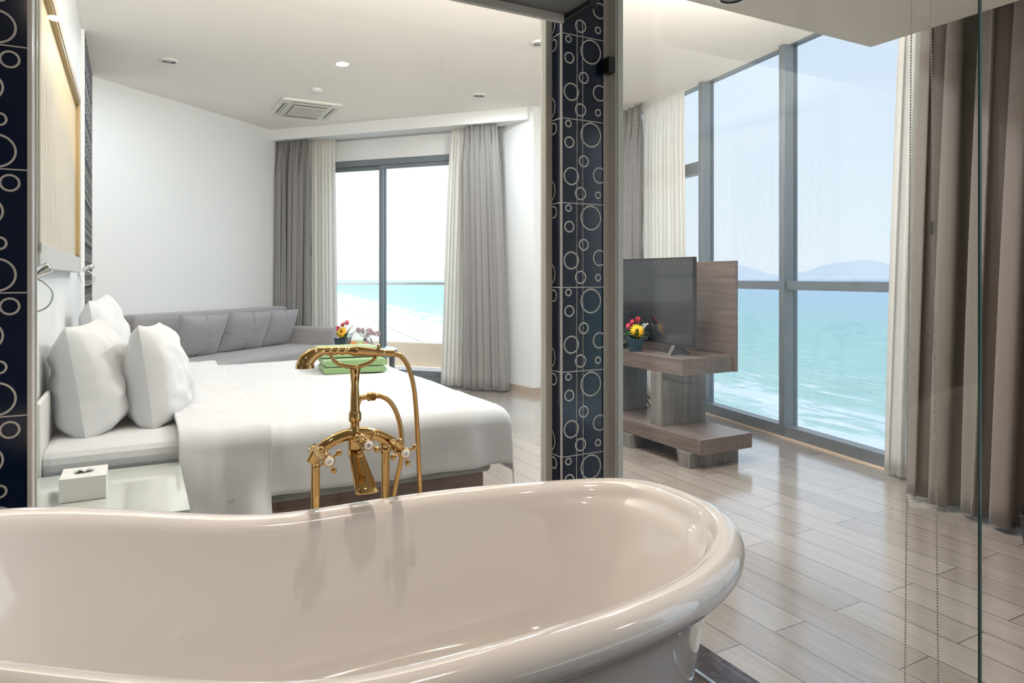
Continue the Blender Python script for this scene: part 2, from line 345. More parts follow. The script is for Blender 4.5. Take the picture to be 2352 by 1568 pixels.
def bez(pts, n=10):
    # Catmull-Rom through the points
    P_ = [Vector(p) for p in pts]; P_ = [P_[0] * 2 - P_[1]] + P_ + [P_[-1] * 2 - P_[-2]]; out = []
    for i in range(1, len(P_) - 2):
        a, b, c, d = P_[i - 1:i + 3]
        for k in range(n):
            t = k / n
            out.append(.5 * ((2 * b) + (c - a) * t + (2 * a - 5 * b + 4 * c - d) * t * t + (3 * b - a - 3 * c + d) * t ** 3))
    out.append(P_[-2]); return out

# ------------------------------------------------------------------ the shell
wpo = [WL(-.25, .13), WL(6.9, .13)]
fpts = [UV(-1.35, -1.65), wpo[1], wpo[0], BA(-2.2, 7.5), BA(-5.85, 7.5), BA(-5.85, 4.3), UV(-.5, 6.0), UV(-.5, 2.3), UV(-1.35, 2.3)]
# floor object is rotated so its local x runs along the planks
FR = TH + pi / 2
R_ = Matrix.Rotation(-FR, 3, 'Z')
fl = MB().prism([(R_ @ p)[:2] for p in fpts], -.12, 0).build('floor', M['floor'], rz=FR); struct(fl)
ce = MB().prism([p[:2] for p in fpts], H, H + .15).build('ceiling', M['ceil']); struct(ce)
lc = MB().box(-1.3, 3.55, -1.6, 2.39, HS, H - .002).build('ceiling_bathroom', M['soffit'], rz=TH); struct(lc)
struct(MB().box(-.3, 3.5, 2.39, 2.49, 2.60, 2.625).box(-.3, 3.5, 2.475, 2.49, 2.625, 2.66).build('added_ledge', M['wall'], rz=TH))  # unseen ledge added to carry the fill strip
bf = MB().box(-1.3, 1.60, -1.6, 2.2, 0, .006); bfo = bf.build('floor_bathroom', M['granite'], rz=TH); struct(bfo)
th_ = MB().box(1.55, 1.67, .1, 2.3, .0, .012).build('trim_1', M['granite'], rz=TH); struct(th_)
th2 = MB().box(1.535, 1.547, .1, 2.2, .0, .016).build('trim_2', M['chrome'], rz=TH); struct(th2)
# bathroom walls out of view
struct(MB().box(-1.35, -1.25, -1.6, 2.2, 0, H).build('wall_bathroom_left', M['bathwall'], rz=TH))
struct(MB().box(-1.35, 4.2, -1.7, -1.6, 0, H).build('wall_entrance', M['bathwall'], rz=TH))

CIRC = [(.094, .060, .046), (.106, .280, .070), (.416, .165, .150), (.312, .490, .072), (.134, .680, .108), (.544, .645, .100), (.266, .880, .080), (.521, .885, .046)]
CIRC2 = [(-.13, .11, .072), (-.285, .345, .118), (-.20, .60, .056), (-.22, .855, .138), (-.52, .15, .09), (-.56, .42, .06), (-.50, .70, .12), (-.63, .93, .05)]
def tile_face(mb, o, xd, nd, w, z0, z1, T, circ, zref, mirror=False, tw=.625, lw=.0055):
    """silver circles and joints on a tiled face: o corner, xd direction, nd outward normal"""
    o, xd, nd = Vector(o), Vector(xd), Vector(nd); pr = .0012
    def P(x, z, k=1): return o + xd * x + nd * pr * k + Vector((0, 0, z))
    def quad(x0, x1, za, zb):
        x0, x1 = max(0, x0), min(w, x1); za, zb = max(z0, za), min(z1, zb)
        if x1 > x0 and zb > za: mb.add([P(x0, za), P(x1, za), P(x1, zb), P(x0, zb)], [(0, 1, 2, 3)], 1)
    k = math.floor((z0 - zref) / T)
    while zref + k * T < z1 + T:
        zt = zref + k * T; quad(0, w, zt - .0018, zt + .0018)
        reps = range(-1, int(w / (tw * T)) + 2) if mirror is None else [0]
        for rp in reps:
            for cx, cy, r in circ:
                cx = cx * T + rp * tw * T * (1 if circ is CIRC else 1.15); cz = zt - cy * T; r = r * T - lw / 2; N = 40
                if mirror: cx = w + cx
                for j in range(N):
                    a, b = 2 * pi * j / N, 2 * pi * (j + 1) / N
                    q = [(cx + (r - lw / 2) * cos(a), cz + (r - lw / 2) * sin(a)), (cx + (r + lw / 2) * cos(a), cz + (r + lw / 2) * sin(a)),
                         (cx + (r + lw / 2) * cos(b), cz + (r + lw / 2) * sin(b)), (cx + (r - lw / 2) * cos(b), cz + (r - lw / 2) * sin(b))]
                    if all(0 <= x <= w and z0 <= z <= z1 for x, z in q): mb.add([P(x, z, 1.3) for x, z in q], [(0, 1, 2, 3)], 1)
        k += 1
T_ = .3215
# right tiled pillar between the two glass walls
mb = MB().box(1.408, 1.602, 2.20, 2.33, 0, HS)
zr = EYE + (637 - 270) / 1580 * 2.605
tile_face(mb, (1.408, 2.20, 0), (1, 0, 0), (0, -1, 0), .194, 0, HS, T_, CIRC, zr)
tile_face(mb, (1.408, 2.33, 0), (0, -1, 0), (-1, 0, 0), .13, 0, HS, T_, [(-.17, .10, .075), (-.33, .34, .115), (-.25, .575, .055), (-.27, .84, .14)], zr, True)
mb.box(1.404, 1.410, 2.196, 2.202, 0, HS, 1)
struct(mb.build('wall_tiled_pillar', [M['navy'], M['silver']], rz=TH))
# left tiled wall
mb = MB().box(-1.25, -.253, 2.20, 2.27, 0, HS)
zl = EYE + (637 - 672) / 1580 * 1.8
tile_face(mb, (-1.25, 2.20, 0), (1, 0, 0), (0, -1, 0), .997, 0, HS, T_, CIRC2, zl, True)
mb.box(-.257, -.251, 2.196, 2.202, 0, HS, 1)
mb.box(-.253, -.247, 2.20, 2.27, 0, HS, 1)
struct(mb.build('wall_tiled_left', [M['navy'], M['silver']], rz=TH))

# headboard wall (slightly off the grid), with a tiled end section
hw0 = UV(-.325, 2.28); hw1 = UV(-.387, 7.206); hd = (hw1 - hw0); hl = hd.length; HA = math.atan2(hd.y, hd.x)
HWY = HA  # local x along the wall away from camera, local -y into the room? (+y points to the left/outside)
m_ = MB().box(0, hl + .1, 0, .14, 0, H); struct(m_.build('wall_headboard', M['wall'], loc=hw0, rz=HA))
mb = MB().box(3.70, hl - .01, -.02, -.0005, 0, H)
tile_face(mb, (3.70, -.02, 0), (1, 0, 0), (0, -1, 0), hl - 3.71, 0, H, T_, CIRC, 1.3, None, lw=.014)
mb.box(3.68, 3.70, -.022, 0, 0, H, 2)
mb.box(hl - .012, hl, -.024, 0, 0, H, 3)
struct(mb.build('wall_tiled_panel', [M['navymatt'], M['silver'], M['wall'], M['skirt']], loc=hw0, rz=HA))
# white wall behind the sofa
struct(MB().box(-5.83, -5.71, 4.35, 7.5, 0, H).build('wall_left', M['wall'], rz=AL))
# back wall with the balcony door opening
DB0, DB1, DZ = -5.32, -3.18, 2.70
mb = MB().box(-5.71, DB0, 7.35, 7.5, 0, H).box(DB1, -2.2, 7.35, 7.5, 0, H).box(DB0, DB1, 7.35, 7.5, DZ, H)
struct(mb.build('wall_back', M['wall'], rz=AL))
# curtain pelmet
struct(MB().box(-5.71, -2.36, 6.97, 7.2, 2.94, H).build('trim_3', M['wall'], rz=AL, bevel=.002))
# white column in the corner
mb = MB().prism([(3.695, 6.325), (4.90, 6.40), (4.95, 7.3), (3.60, 7.3), (3.62, 6.83)], 0, H)
struct(mb.build('wall_column', M['wall'], rz=TH))
bbp = [(3.62, 6.82), (3.695, 6.325), (4.88, 6.40)]
mb = MB()
for (p, q) in ((bbp[0], bbp[1]), (bbp[1], bbp[2])):
    a, b = Vector((*p, 0)), Vector((*q, 0)); d = (b - a).normalized(); n = Vector((d.y, -d.x, 0)) * .014
    mb.add([a + n - d * 0, b + n, b, a, a + n + Vector((0, 0, .075)), b + n + Vector((0, 0, .075)), b + Vector((0, 0, .075)), a + Vector((0, 0, .075))],
           [(0, 3, 2, 1), (4, 5, 6, 7), (0, 1, 5, 4), (1, 2, 6, 5), (2, 3, 7, 6), (3, 0, 4, 7)])
struct(mb.build('baseboard_back', M['skirt'], rz=TH))
struct(MB().box(4.45, 7.33, -5.0, -4.986, 0, .075).build('baseboard_left', M['skirt'], loc=BA(0, 0) + BA(-5.71 + 5.0 - .0, 0), rz=AL)) if False else None
struct(MB().box(-5.71, -5.696, 4.5, 7.34, 0, .075).build('baseboard_left', M['skirt'], rz=AL))

# balcony door (structure)
def empty_struct(name, loc=(0, 0, 0), rz=0):
    o = bpy.data.objects.new(name, None); COL.objects.link(o); o.location = loc; o.rotation_euler = (0, 0, rz); o['kind'] = 'structure'; return o
dr = empty_struct('door_1', BA(-4.25, 7.40), AL)
x0, x1 = DB0 + 4.25, DB1 + 4.25
mb = MB().box(x0, x1, -.04, .08, DZ - .07, DZ).box(x0, x0 + .05, -.04, .08, 0, DZ - .07).box(x1 - .05, x1, -.04, .08, 0, DZ - .07).box(x0 + .05, x1 - .05, -.04, .08, 0, .06)
mb.build('door_frame', M['frame'], dr, bevel=.003)
for i, (a, b, y) in enumerate(((x0 + .05, -.115, .03), (-.175, x1 - .05, -.02))):
    s = MB().box(a, a + .055, y, y + .035, .06, DZ - .07).box(b - .055, b, y, y + .035, .06, DZ - .07).box(a + .055, b - .055, y, y + .035, .06, .13).box(a + .055, b - .055, y, y + .035, DZ - .12, DZ - .07)
    so_ = s.build('door_leaf', M['frame'], dr, bevel=.003)
    MB().box(a + .055, b - .055, y + .012, y + .02, .13, DZ - .12).build('door_pane', M['doorglass'], so_)

# window wall on the sea side
win = empty_struct('window_1', W0, WA)     # local x along t, local +y is outward? (WN is +90 deg from WD)
sgn = 1 if (Matrix.Rotation(WA, 3, 'Z') @ Vector((0, 1, 0))).dot(WN) > 0 else -1
def wbox(mb, t0, t1, o0, o1, z0, z1, mi=0):
    ys = sorted((sgn * o0, sgn * o1)); return mb.box(t0, t1, ys[0], ys[1], z0, z1, mi)
TEND = 6.8
mulls = [-.02, 1.59, 2.68, 3.79, 4.9, 6.0, TEND - .07]
for t in mulls: wbox(MB(), t, t + .062, 0, .13, 0, H).build('mullion', M['frame'], win, bevel=.003)
wbox(MB(), 0, TEND, 0, .10, .0, .092).build('bottom_rail', M['frame'], win, bevel=.003)
wbox(MB(), 0, TEND, .05, .13, H - .006, H).build('top_rail', M['frame'], win)
for i in range(1, len(mulls) - 1):
    wbox(MB(), mulls[i] + .062, mulls[i + 1], .02, .11, 1.153, 1.222).build('transom', M['frame'], win, bevel=.003)
wbox(MB(), mulls[0] + .062, mulls[1], .01, .11, 2.235, 2.345).build('transom', M['frame'], win, bevel=.003)
wbox(MB(), mulls[0] + .062, mulls[1], .01, .11, 1.08, 1.15).build('transom', M['frame'], win, bevel=.003)
for i in range(len(mulls) - 1):
    a, b = mulls[i] + .062, mulls[i + 1]
    for z0, z1 in (((.092, 1.153), (1.222, H - .006)) if i else ((.092, 1.08), (1.15, 2.235), (2.345, H - .006))):
        wbox(MB(), a, b, .09, .098, z0, z1).build('window_pane', M['winglass'], win)
strip = MB(); wbox(strip, .02, 5.2, -.03, -.001, 0, .008); struct(strip.build('trim_4', M['stone'], loc=W0, rz=WA))

# dark partition at the end of the curtains, by the entry
struct(MB().box(3.80, 4.4, 1.62, 1.70, 0, H).build('wall_right', M['darkwood'], rz=TH))

# ------------------------------------------------------------------ glass partitions
gp = thing('bathroom_glass_wall', 'clear glass wall in an aluminium frame between bathtub and bed', 'glass wall', UV(.58, 2.285), TH)
MB().box(-.825, .798, -.005, .005, .02, HS).build('glass_pane', M['glasspane'], gp)
MB().box(.798, .828, -.02, .02, 0.006, HS).build('side_profile', M['alu'], gp, bevel=.002)
MB().box(-.8275, -.823, -.023, -.012, 0.006, HS).build('side_profile', M['alu'], gp, bevel=.002)
MB().box(-.805, .792, -.015, .015, 0.006, .03).build('bottom_profile', M['alu'], gp)
gd = thing('bathroom_glass_door', 'tall clear glass panel hung on the tiled pillar, free edge at right', 'glass door', UV(1.635, 1.5), TH)
MB().box(-.005, .005, -.655, .655, .02, HS - .003).build('glass_pane', M['glasspane'], gd)
MB().box(-.004, .004, -.659, -.655, .02, HS - .003).build('glass_edge', M['glassedge'], gd)
pr = MB().box(-.033, -.002, .70, .716, .012, HS - .003).box(-.008, .03, .655, .735, .012, HS - .003)
pr.build('side_profile', M['alu'], gd, bevel=.002)
MB().box(-.040, -.008, .655, .70, 2.045, 2.105).build('hinge', M['black'], gd, bevel=.004)

# ------------------------------------------------------------------ blinds above the glass
zc = 2.195
bl = thing('roller_blind', 'grey roller blind cassette above the glass wall beside the bed', 'blind', UV(.6, 2.12, 0), TH)
MB().box(-.83, .79, -.13, .03, zc + .03, zc + .13).build('cassette', M['cassette'], bl)
MB().box(-.83, .79, .03, .048, zc, zc + .14).build('bottom_rail', M['blindrail'], bl, bevel=.004)
MB().box(.79, .825, -.13, .03, zc + .01, zc + .16).build('end_bracket', M['black'], bl, bevel=.004)
MB().box(-.03, .03, -.05, .03, zc + .13, HS).build('hanger', M['cassette'], bl)
b2 = thing('roller_blind', 'pale roller blind tube running from the pillar along the glass door', 'blind', UV(1.53, 1.4, 0), TH)
MB().lathe([(.022, -.68), (.022, .70)], (0, 0, zc + .12), 'Y', 20).build('tube', M['blindrail'], b2)
MB().lathe([(0, .70), (.016, .70), (.016, .735), (0, .735)], (0, 0, zc + .12), 'Y', 16, smooth=False, cap=False).build('end_pin', M['cassette'], b2)
MB().box(-.01, .01, -.5, -.46, zc + .14, HS).build('hanger', M['cassette'], b2)
def chain(name, label, group, p0, p1, z1, z0, clip=None, sway=0, spacing=.0066, r=.0029):
    o = thing(name, label, 'blind chain', p0)
    d = p1 - p0; d.z = 0
    mb = MB()
    for side, base in ((0, Vector((0, 0, 0))), (1, d)):
        n = int((z1 - z0) / spacing)
        for k in range(n):
            z = z1 - k * spacing; q = (z1 - z) / (z1 - z0)
            off = d.normalized() * (sway * (-1 if side == 0 else 1) * q * (1 if side == 0 else 1.1))
            c = base + off + Vector((0, 0, z))
            a = r; mb.add([c + Vector(v) * a for v in ((1, 0, 0), (0, 1, 0), (-1, 0, 0), (0, -1, 0), (0, 0, 1), (0, 0, -1))],
                          [(0, 1, 4), (1, 2, 4), (2, 3, 4), (3, 0, 4), (1, 0, 5), (2, 1, 5), (3, 2, 5), (0, 3, 5)], 0, True)
    # bottom loop
    la, lb = d.normalized() * -sway, d + d.normalized() * sway * 1.1
    for k in range(12):
        a = pi * k / 11; c = (la + lb) / 2 + (lb - la) / 2 * -cos(a) + Vector((0, 0, z0 - sin(a) * .04))
        mb.ball(c, r, 0, 6)
    mb.build('bead_loop', M['bead'], o)
    mb = MB().tube([Vector((0, 0, z1)), la + Vector((0, 0, z0))], .0006, 5).tube([d + Vector((0, 0, z1)), lb + Vector((0, 0, z0))], .0006, 5)
    mb.build('cord', M['bead'], o)
    if clip: MB().box(-.004, .004, -.003, .003, -.015, .015).build('connector', M['cassette'], o).location = (d + d.normalized() * sway * .4 + Vector((0, 0, clip)))
    return o
chain('bead_chain', 'long steel bead chain hanging in front of the taupe curtain at right', None, UV(1.56, .944), UV(1.56, .914), HS, .10, clip=1.36, sway=.024)
chain('bead_chain', 'steel bead chain hanging in front of the blue tiled pillar', None, UV(1.432, 2.13), UV(1.456, 2.13), 2.2, .35, sway=.003)

# ------------------------------------------------------------------ curtains
fb = lambda s, off, z: BA(s, off, z)
fw = lambda s, off, z: WL(s, -off, z)
def curtain(name, label, group, m, frame, s0, s1, off, z0, z1, folds, amp, s0b=None, s1b=None, seed=0, cat='curtain', parent=None, offb=None, taper=1.0, k2=.25):
    """frame(s, off, z) -> world point"""
    rnd = random.Random(seed); ph = [rnd.uniform(0, 6.28) for _ in range(6)]
    s0b = s0 if s0b is None else s0b; s1b = s1 if s1b is None else s1b; offb = off if offb is None else offb
    base = frame((s0 + s1) / 2, off, 0)
    nx, nz = folds * 20, 26
    ridge = -1 if frame is fb else 1
    def fn(a, b):
        q = b; z = z1 + (z0 - z1) * q
        g = min(1, q * 7)            # tight pinch pleats right at the top
        e_ = q ** .8
        A, B = s0 + (s0b - s0) * e_, s1 + (s1b - s1) * e_
        w = a + .25 / folds * sin(2 * pi * folds * a * .5 + ph[0] + q * .6) * .5
        s = A + (B - A) * a + amp * .35 * sin(4 * pi * folds * a + ph[4]) * g
        o1 = ridge * (2 * abs(sin(pi * folds * w + ph[1] + .25 * sin(q * 3 + ph[2]))) ** .62 - 1)
        o2 = sin(2 * pi * folds * 2.3 * a + ph[3])
        pleat = sin(2 * pi * folds * 2 * a) * .25 * amp
        oo = off + (offb - off) * q + amp * (g * (o1 * (.75 + .25 * q) + k2 * .6 * o2) + (1 - g) * .25 * o1) + pleat * (1 - g)
        if q > .985: z += .004 * sin(20 * a)
        return frame(s, oo, z) - base
    o = MB().grid(fn, nx, nz).build(name, m, parent, loc=base, solid=.003)
    return tag(o, label, cat, group)
curtain('grey_curtain', 'grey curtain bunched in the corner behind the sofa', None, M['grey_curtain'], fb, -5.70, -5.19, 7.065, .02, 2.945, 6, .08, seed=1, s0b=-5.69, s1b=-5.2)
curtain('sheer_curtain', 'white sheer curtain left of the balcony door, behind the sofa arm', None, M['sheer'], fb, -5.30, -4.90, 7.15, .02, 2.945, 8, .025, seed=2, s1b=-4.86, cat='sheer curtain')
curtain('sheer_curtain', 'white sheer curtain right of the balcony door, beside the bed foot', None, M['sheer'], fb, -3.33, -3.05, 7.15, .02, 2.945, 8, .025, seed=3, s0b=-3.46, cat='sheer curtain')
curtain('grey_curtain', 'grey curtain right of the balcony door, against the white column', None, M['grey_curtain'], fb, -3.12, -2.74, 7.06, .02, 2.945, 6, .085, seed=4, s0b=-3.11, s1b=-2.60)
curtain('grey_curtain', 'grey curtain at the far end of the tall sea window, behind the television', None, M['grey_curtain'], fw, .08, .80, .14, .02, H - .01, 6, .08, seed=5, s0b=.0, s1b=.82)
curtain('sheer_curtain', 'white sheer curtain at the far end of the tall sea window', None, M['sheer'], fw, .70, 1.47, .07, .02, H - .01, 11, .025, seed=6, s1b=1.55, cat='sheer curtain')
curtain('sheer_curtain', 'white sheer curtain at the near end of the tall sea window, beside the taupe curtain', None, M['sheer'], fw, 3.90, 4.75, .09, .02, H - .01, 11, .035, seed=8, s0b=3.76, s1b=4.7, cat='sheer curtain')
curtain('taupe_curtain', 'heavy taupe curtain with deep folds at the right edge', None, M['brown_curtain'], fw, 4.22, 5.30, .28, .03, H - .01, 6, .075, seed=11, s0b=4.16, s1b=5.17, offb=.33, k2=.12)

# ------------------------------------------------------------------ bed
bed = thing('bed', 'wide bed made up with white linen, folded band across it, seen through the glass', 'bed', UV(.6, 4.12), TH)
BV0, BV1, BU0, BU1 = 2.98 - 4.12, 5.28 - 4.12, -.325 - .6, 1.56 - .6
MB().box(BU0 + .02, BU1 - .06, BV0 + .08, BV1 - .08, .0, .30).build('bed_base', M['bedwood'], bed, bevel=.004)
MB().box(BU0 + .02, BU1 - .04, BV0 + .03, BV1 - .03, .30, .50).build('box_spring', M['boxspring'], bed, bevel=.02)
MB().box(BU0, BU1 - .02, BV0, BV1, .50, .615).build('mattress', M['sheet'], bed, bevel=.045)
def hbf(): pass
MB().box(BU0 - .0, BU0 + .018, BV0 - .02, BV1 + .02, 0.0, .80).build('headboard', M['headboard'], bed, bevel=.006)
def drape(u0, u1, drop_n, drop_f, drop_foot, z, r=.075, lift=0, nu=90, nv=150, seed=0, out=.0, amp=1.0):
    """cloth over the bed: near side (small v), far side, optional foot"""
    Wv = BV1 - BV0 + 2 * out; L0 = drop_n + Wv + drop_f - 2 * r * (2 - pi / 2) + 0
    def prof(p, length, da, db):
        # arc-length param p along a rounded profile: down side a, across, down side b -> (pos, dz)
        arc = r * pi / 2; fa = max(0, da - r)
        segs = [fa, arc if da else 0, length - (r if da else 0) - (r if db else 0), arc if db else 0, max(0, db - r)]
        tot = sum(segs); d = p * tot
        if d < segs[0]: return 0 - 0, -(da - d), 1
        d -= segs[0]
        if d < segs[1]: a = d / r; return r - r * cos(a), -(r - r * sin(a)), .3
        d -= segs[1]; x0 = r if da else 0
        if d <= segs[2]: return x0 + d, 0, 0
        d -= segs[2]
        if d < segs[3]: a = d / r; return length - r + r * sin(a), -(r - r * cos(a)), .3
        d -= segs[3]; return length, -(r + d), 1
    def fn(a, b):
        pv, dzv, sv = prof(b, Wv, drop_n, drop_f); pu, dzu, su = prof(a, u1 - u0, 0, drop_foot)
        uu = u0 + pu; vv = BV0 - out + pv
        dz = -sqrt(dzv * dzv + dzu * dzu)
        near = 1 if pv < Wv / 2 else -1
        n1 = noise.noise(Vector((uu * 2.2 + seed, vv * 1.6, dz * 2))); n2 = noise.noise(Vector((uu * 6 + seed, vv * 5, dz * 3 + 3))); n3 = noise.noise(Vector((uu * 13 + seed, vv * 9 + uu * 3, dz * 5)))
        zz = z + dz + (1 - max(sv, su)) * (n1 * .010 + n2 * .005 + n3 * .0025) * amp
        fold = sin(uu * 25 + seed + 4 * n1) * .45 + n2 * 1.0 + .5 * n3
        if sv > 0: vv -= near * (.012 + .10 * abs(dzv) * .35 + .056 * amp * abs(dzv) * fold)
        foldf = sin(vv * 9 + seed) * .5 + n2 * .9
        if su > 0: uu += .01 + .10 * abs(dzu) * .5 + .04 * abs(dzu) * 1.4 * foldf
        if sv == 1: zz += .012 * sin(uu * 3 + seed) * abs(dzv)
        return Vector((uu, vv, zz))
    return MB().grid(fn, nu, nv)
drape(.155 - .6, BU1 + .02, .275, .40, .31, .632, seed=2.3, out=.03).build('duvet', M['sheet'], bed, solid=.006)
drape(.135 - .6, .475 - .6, .49, .42, 0, .660, seed=7.1, out=.05, nu=50, amp=2.4).build('folded_sheet', M['sheet'], bed, solid=.014)

def pillow_mesh(w, h, t, seed=0, wr=.012, sag=False):
    mb = MB(); n = 26
    for sd in (1, -1):
        def fn(a, b, sd=sd):
            x, y = 2 * a - 1, 2 * b - 1
            px = x * w / 2 * (1 - .07 * (1 - x * x) * 0 - .09 * (1 - abs(x) ** 3) * 0) * (1 - .10 * (1 - y * y) * abs(x) ** 2 * -.0)
            # edges pinch inwards between the corners
            px = x * w / 2 * (1 - .055 * (1 - y * y)); py = y * h / 2 * (1 - .055 * (1 - x * x))
            k = max(0, (1 - abs(x) ** 2.8)) ** .5 * max(0, (1 - abs(y) ** (2.4 if y > 0 or not sag else 5))) ** .5 * (1 + (-.16 * y if sag else 0))
            nn = noise.noise(Vector((x * 2.5 + seed, y * 2.5, sd * 2))) + .5 * noise.noise(Vector((x * 6 + seed, y * 5, sd)))
            rad = noise.noise(Vector((math.atan2(y, x) * 3 + seed, 1.3, sd))) * (x * x + y * y) * .6
            return Vector((px, sd * (t / 2 * k + wr * k ** .4 * (nn + rad) * (0 if k < .02 else 1)), py))
        mb.grid(fn, n, n)
    return mb
def pillow(name, label, group, pos, w, h, t, rz, lean, m, seed, roll=0):
    o = thing(name, label, 'pillow', pos, rz, group)
    c = pillow_mesh(w, h, t, seed, .022, True).build('pillowcase', m, o)
    c.rotation_euler = (lean, roll, 0); c.location = (0, 0, h / 2 * cos(lean) * .97)
    hem = MB()
    return o
PZ = .60
RP = TH + pi / 2       # pillow faces along u
pillow('bed_pillow', 'plump white pillow at the headboard, half behind the front pillow', None, UV(-.175, 3.50, PZ), .62, .47, .27, RP - .14, -radians(9), M['pillow'], 1)
pillow('bed_pillow', 'front white pillow, nearest the folded bed sheet', None, UV(.075, 3.56, PZ), .60, .45, .25, RP - .16, -radians(8), M['pillow'], 5, roll=.04)
pillow('bed_pillow', 'white pillow at the far side of the bed, only its top corners showing', None, UV(-.17, 4.72, PZ), .62, .55, .24, RP - .1, -radians(8), M['pillow'], 9, roll=-.04)

def towel(name, label, pos, lx, ly, h, layers, m, rz):
    o = thing(name, label, 'towel', pos, rz, None)
    mb = MB(); r = h / layers / 2
    for k in range(layers):
        z = (k * 2 + 1) * r
        # each fold: a flattened tube, open on one end
        prof = []
        for j in range(9): a = -pi / 2 + pi * j / 8; prof.append((lx / 2 - r + r * cos(a), z + r * .98 * sin(a)))
        for j in range(9): a = pi / 2 + pi * j / 8; prof.append((-lx / 2 + r + r * cos(a) - (.006 * (k % 2)), z + r * .98 * sin(a)))
        n = len(prof); vs = []; L = 14
        for i in range(L + 1):
            y = -ly / 2 + ly * i / L; ed = 1 - .12 * abs(2 * i / L - 1) ** 6
            for j, (x, zz) in enumerate(prof):
                w = noise.noise(Vector((x * 9 + k, y * 9, zz * 9))) * .006
                vs.append((x + w + .004 * sin(k * 2.1), y + w, z + (zz - z) * ed + w * .5))
        fs = [(i * n + j, i * n + (j + 1) % n, (i + 1) * n + (j + 1) % n, (i + 1) * n + j) for i in range(L) for j in range(n)]
        mb.add(vs, fs, 0, True); mb.add(vs[:n], [tuple(range(n))]); mb.add(vs[-n:], [tuple(range(n - 1, -1, -1))])
    mb.build('towel_fold', m, o)
    return o
towel('folded_towel', 'green folded bath towel lying on the white bed, lower of the pair', UV(1.24, 4.50, .637), .40, .30, .085, 2, M['towel'], TH - .10)
towel('folded_towel', 'pale green folded towel on top of the darker green towel', UV(1.23, 4.60, .728), .38, .26, .06, 2, M['towel2'], TH - .05)

# nightstand, tissue box
ns = thing('nightstand', 'white glass-topped nightstand between bed and glass wall', 'nightstand', UV(-.10, 2.64), TH)
MB().box(-.215, .235, -.31, .30, .05, .525).build('body', M['headboard'], ns, bevel=.004)
MB().box(-.22, .24, -.315, .305, .526, .54).build('glass_top', M['glasstop'], ns, bevel=.002)
MB().box(-.19, .21, -.328, -.311, .29, .50).build('drawer', M['headboard'], ns, bevel=.003)
MB().box(-.2, .22, -.29, .28, .0, .05).build('plinth', M['boxspring'], ns)
tb = thing('tissue_box', 'small white tissue box on the glass nightstand', 'tissue box', UV(-.155, 2.64, .541), TH)
MB().box(-.064, .064, -.07, .07, 0, .075).build('box', M['card'], tb, bevel=.002)
mb = MB()
def tis(a, b):
    x = (a - .5) * .05; return Vector((x + .004 * sin(b * 9), (b - .5) * .05 * (1 - .5 * a), .0755 + .010 * abs(sin(a * 6)) * (1 - b) + .002))
mb.grid(tis, 10, 6); mb.build('tissue', M['sheet'], tb, solid=.001)

# picture on the headboard wall
def HWp(x, y, z): return hw0 + Matrix.Rotation(HA, 3, 'Z') @ Vector((x, y, 0)) + Vector((0, 0, z))
PX0, PX1, PZ0, PZ1 = .35, 2.55, 1.28, 2.32
pc = thing('wall_picture', 'large sandy zebra picture in a beige frame above the bed', 'picture', HWp((PX0 + PX1) / 2, -.001, (PZ0 + PZ1) / 2), HA)
w2, h2 = (PX1 - PX0) / 2, (PZ1 - PZ0) / 2
MB().box(-w2 + .03, w2 - .03, -.030, -.004, -h2 + .03, h2 - .03).build('canvas', M['canvas'], pc)
fr = MB().box(-w2, w2, -.055, 0, h2 - .045, h2).box(-w2, -w2 + .045, -.055, 0, -h2 + .045, h2 - .045).box(w2 - .045, w2, -.055, 0, -h2 + .045, h2 - .045)
fr.build('frame', M['pframe'], pc, bevel=.003)
MB().box(-w2 + .045, w2 - .045, -.05, -.03, h2 - .06, h2 - .045).box(w2 - .062, w2 - .045, -.05, -.03, -h2 + .1, h2 - .06).build('inner_lip', M['pinner'], pc)
MB().box(-w2, w2, -.055, 0, -h2, -h2 + .085).build('bottom_rail', M['pbase'], pc, bevel=.003)

def reading_lamp(label, xw, z):
    o = thing('reading_lamp', label, 'wall lamp', HWp(xw, -.001, z), HA, 'gooseneck reading lamps over the bed')
    MB().box(-.022, .022, -.010, 0, -.03, .02).build('wall_plate', M['chrome'], o, bevel=.003)
    arc = bez([(0, -.01, -.02), (0, -.022, -.070), (0, -.055, -.088), (0, -.088, -.068), (0, -.096, -.03), (0, -.075, .0), (0, -.05, .012)], 8)
    MB().tube(arc, .0032, 8).build('gooseneck', M['chrome'], o)
    MB().lathe([(.008, -.042), (.015, -.038), (.016, .030), (.013, .034), (.010, .030)], (0, -.062, .032), 'Z', 16, mtx=Matrix.Rotation(radians(62), 3, 'X')).build('lamp_head', M['chrome'], o)
    return o
reading_lamp('chrome gooseneck reading lamp beside the blue tiled strip, far side of bed', 3.30, 1.285)
reading_lamp('chrome gooseneck reading lamp below the picture, near side of bed', .23, 1.235)

# ------------------------------------------------------------------ sofa
SB0, SB1, SA0, SA1 = -5.66, -4.66, 4.78, 6.98
sf = thing('sofa', 'long grey fabric sofa against the white wall', 'sofa', BA((SB0 + SB1) / 2, (SA0 + SA1) / 2), AL)
hb, ha = (SB1 - SB0) / 2, (SA1 - SA0) / 2
MB().box(-hb, -hb + .22, -ha, ha, .12, .90).build('backrest', M['sofa'], sf, bevel=.05)
MB().box(-hb + .1, hb, ha - .2, ha, .12, .665).build('arm', M['sofa'], sf, bevel=.035)
MB().box(-hb + .2, hb - .02, -ha + .01, ha - .2, .12, .30).build('seat_base', M['sofa'], sf, bevel=.01)
MB().box(-hb + .21, hb, -ha, ha - .205, .305, .47).build('seat_cushion', M['sofa'], sf, bevel=.04)
for x in (-hb + .08, hb - .08):
    for y in (-ha + .08, ha - .08): MB().box(x - .03, x + .03, y - .03, y + .03, 0, .12).build('leg', M['black'], sf)
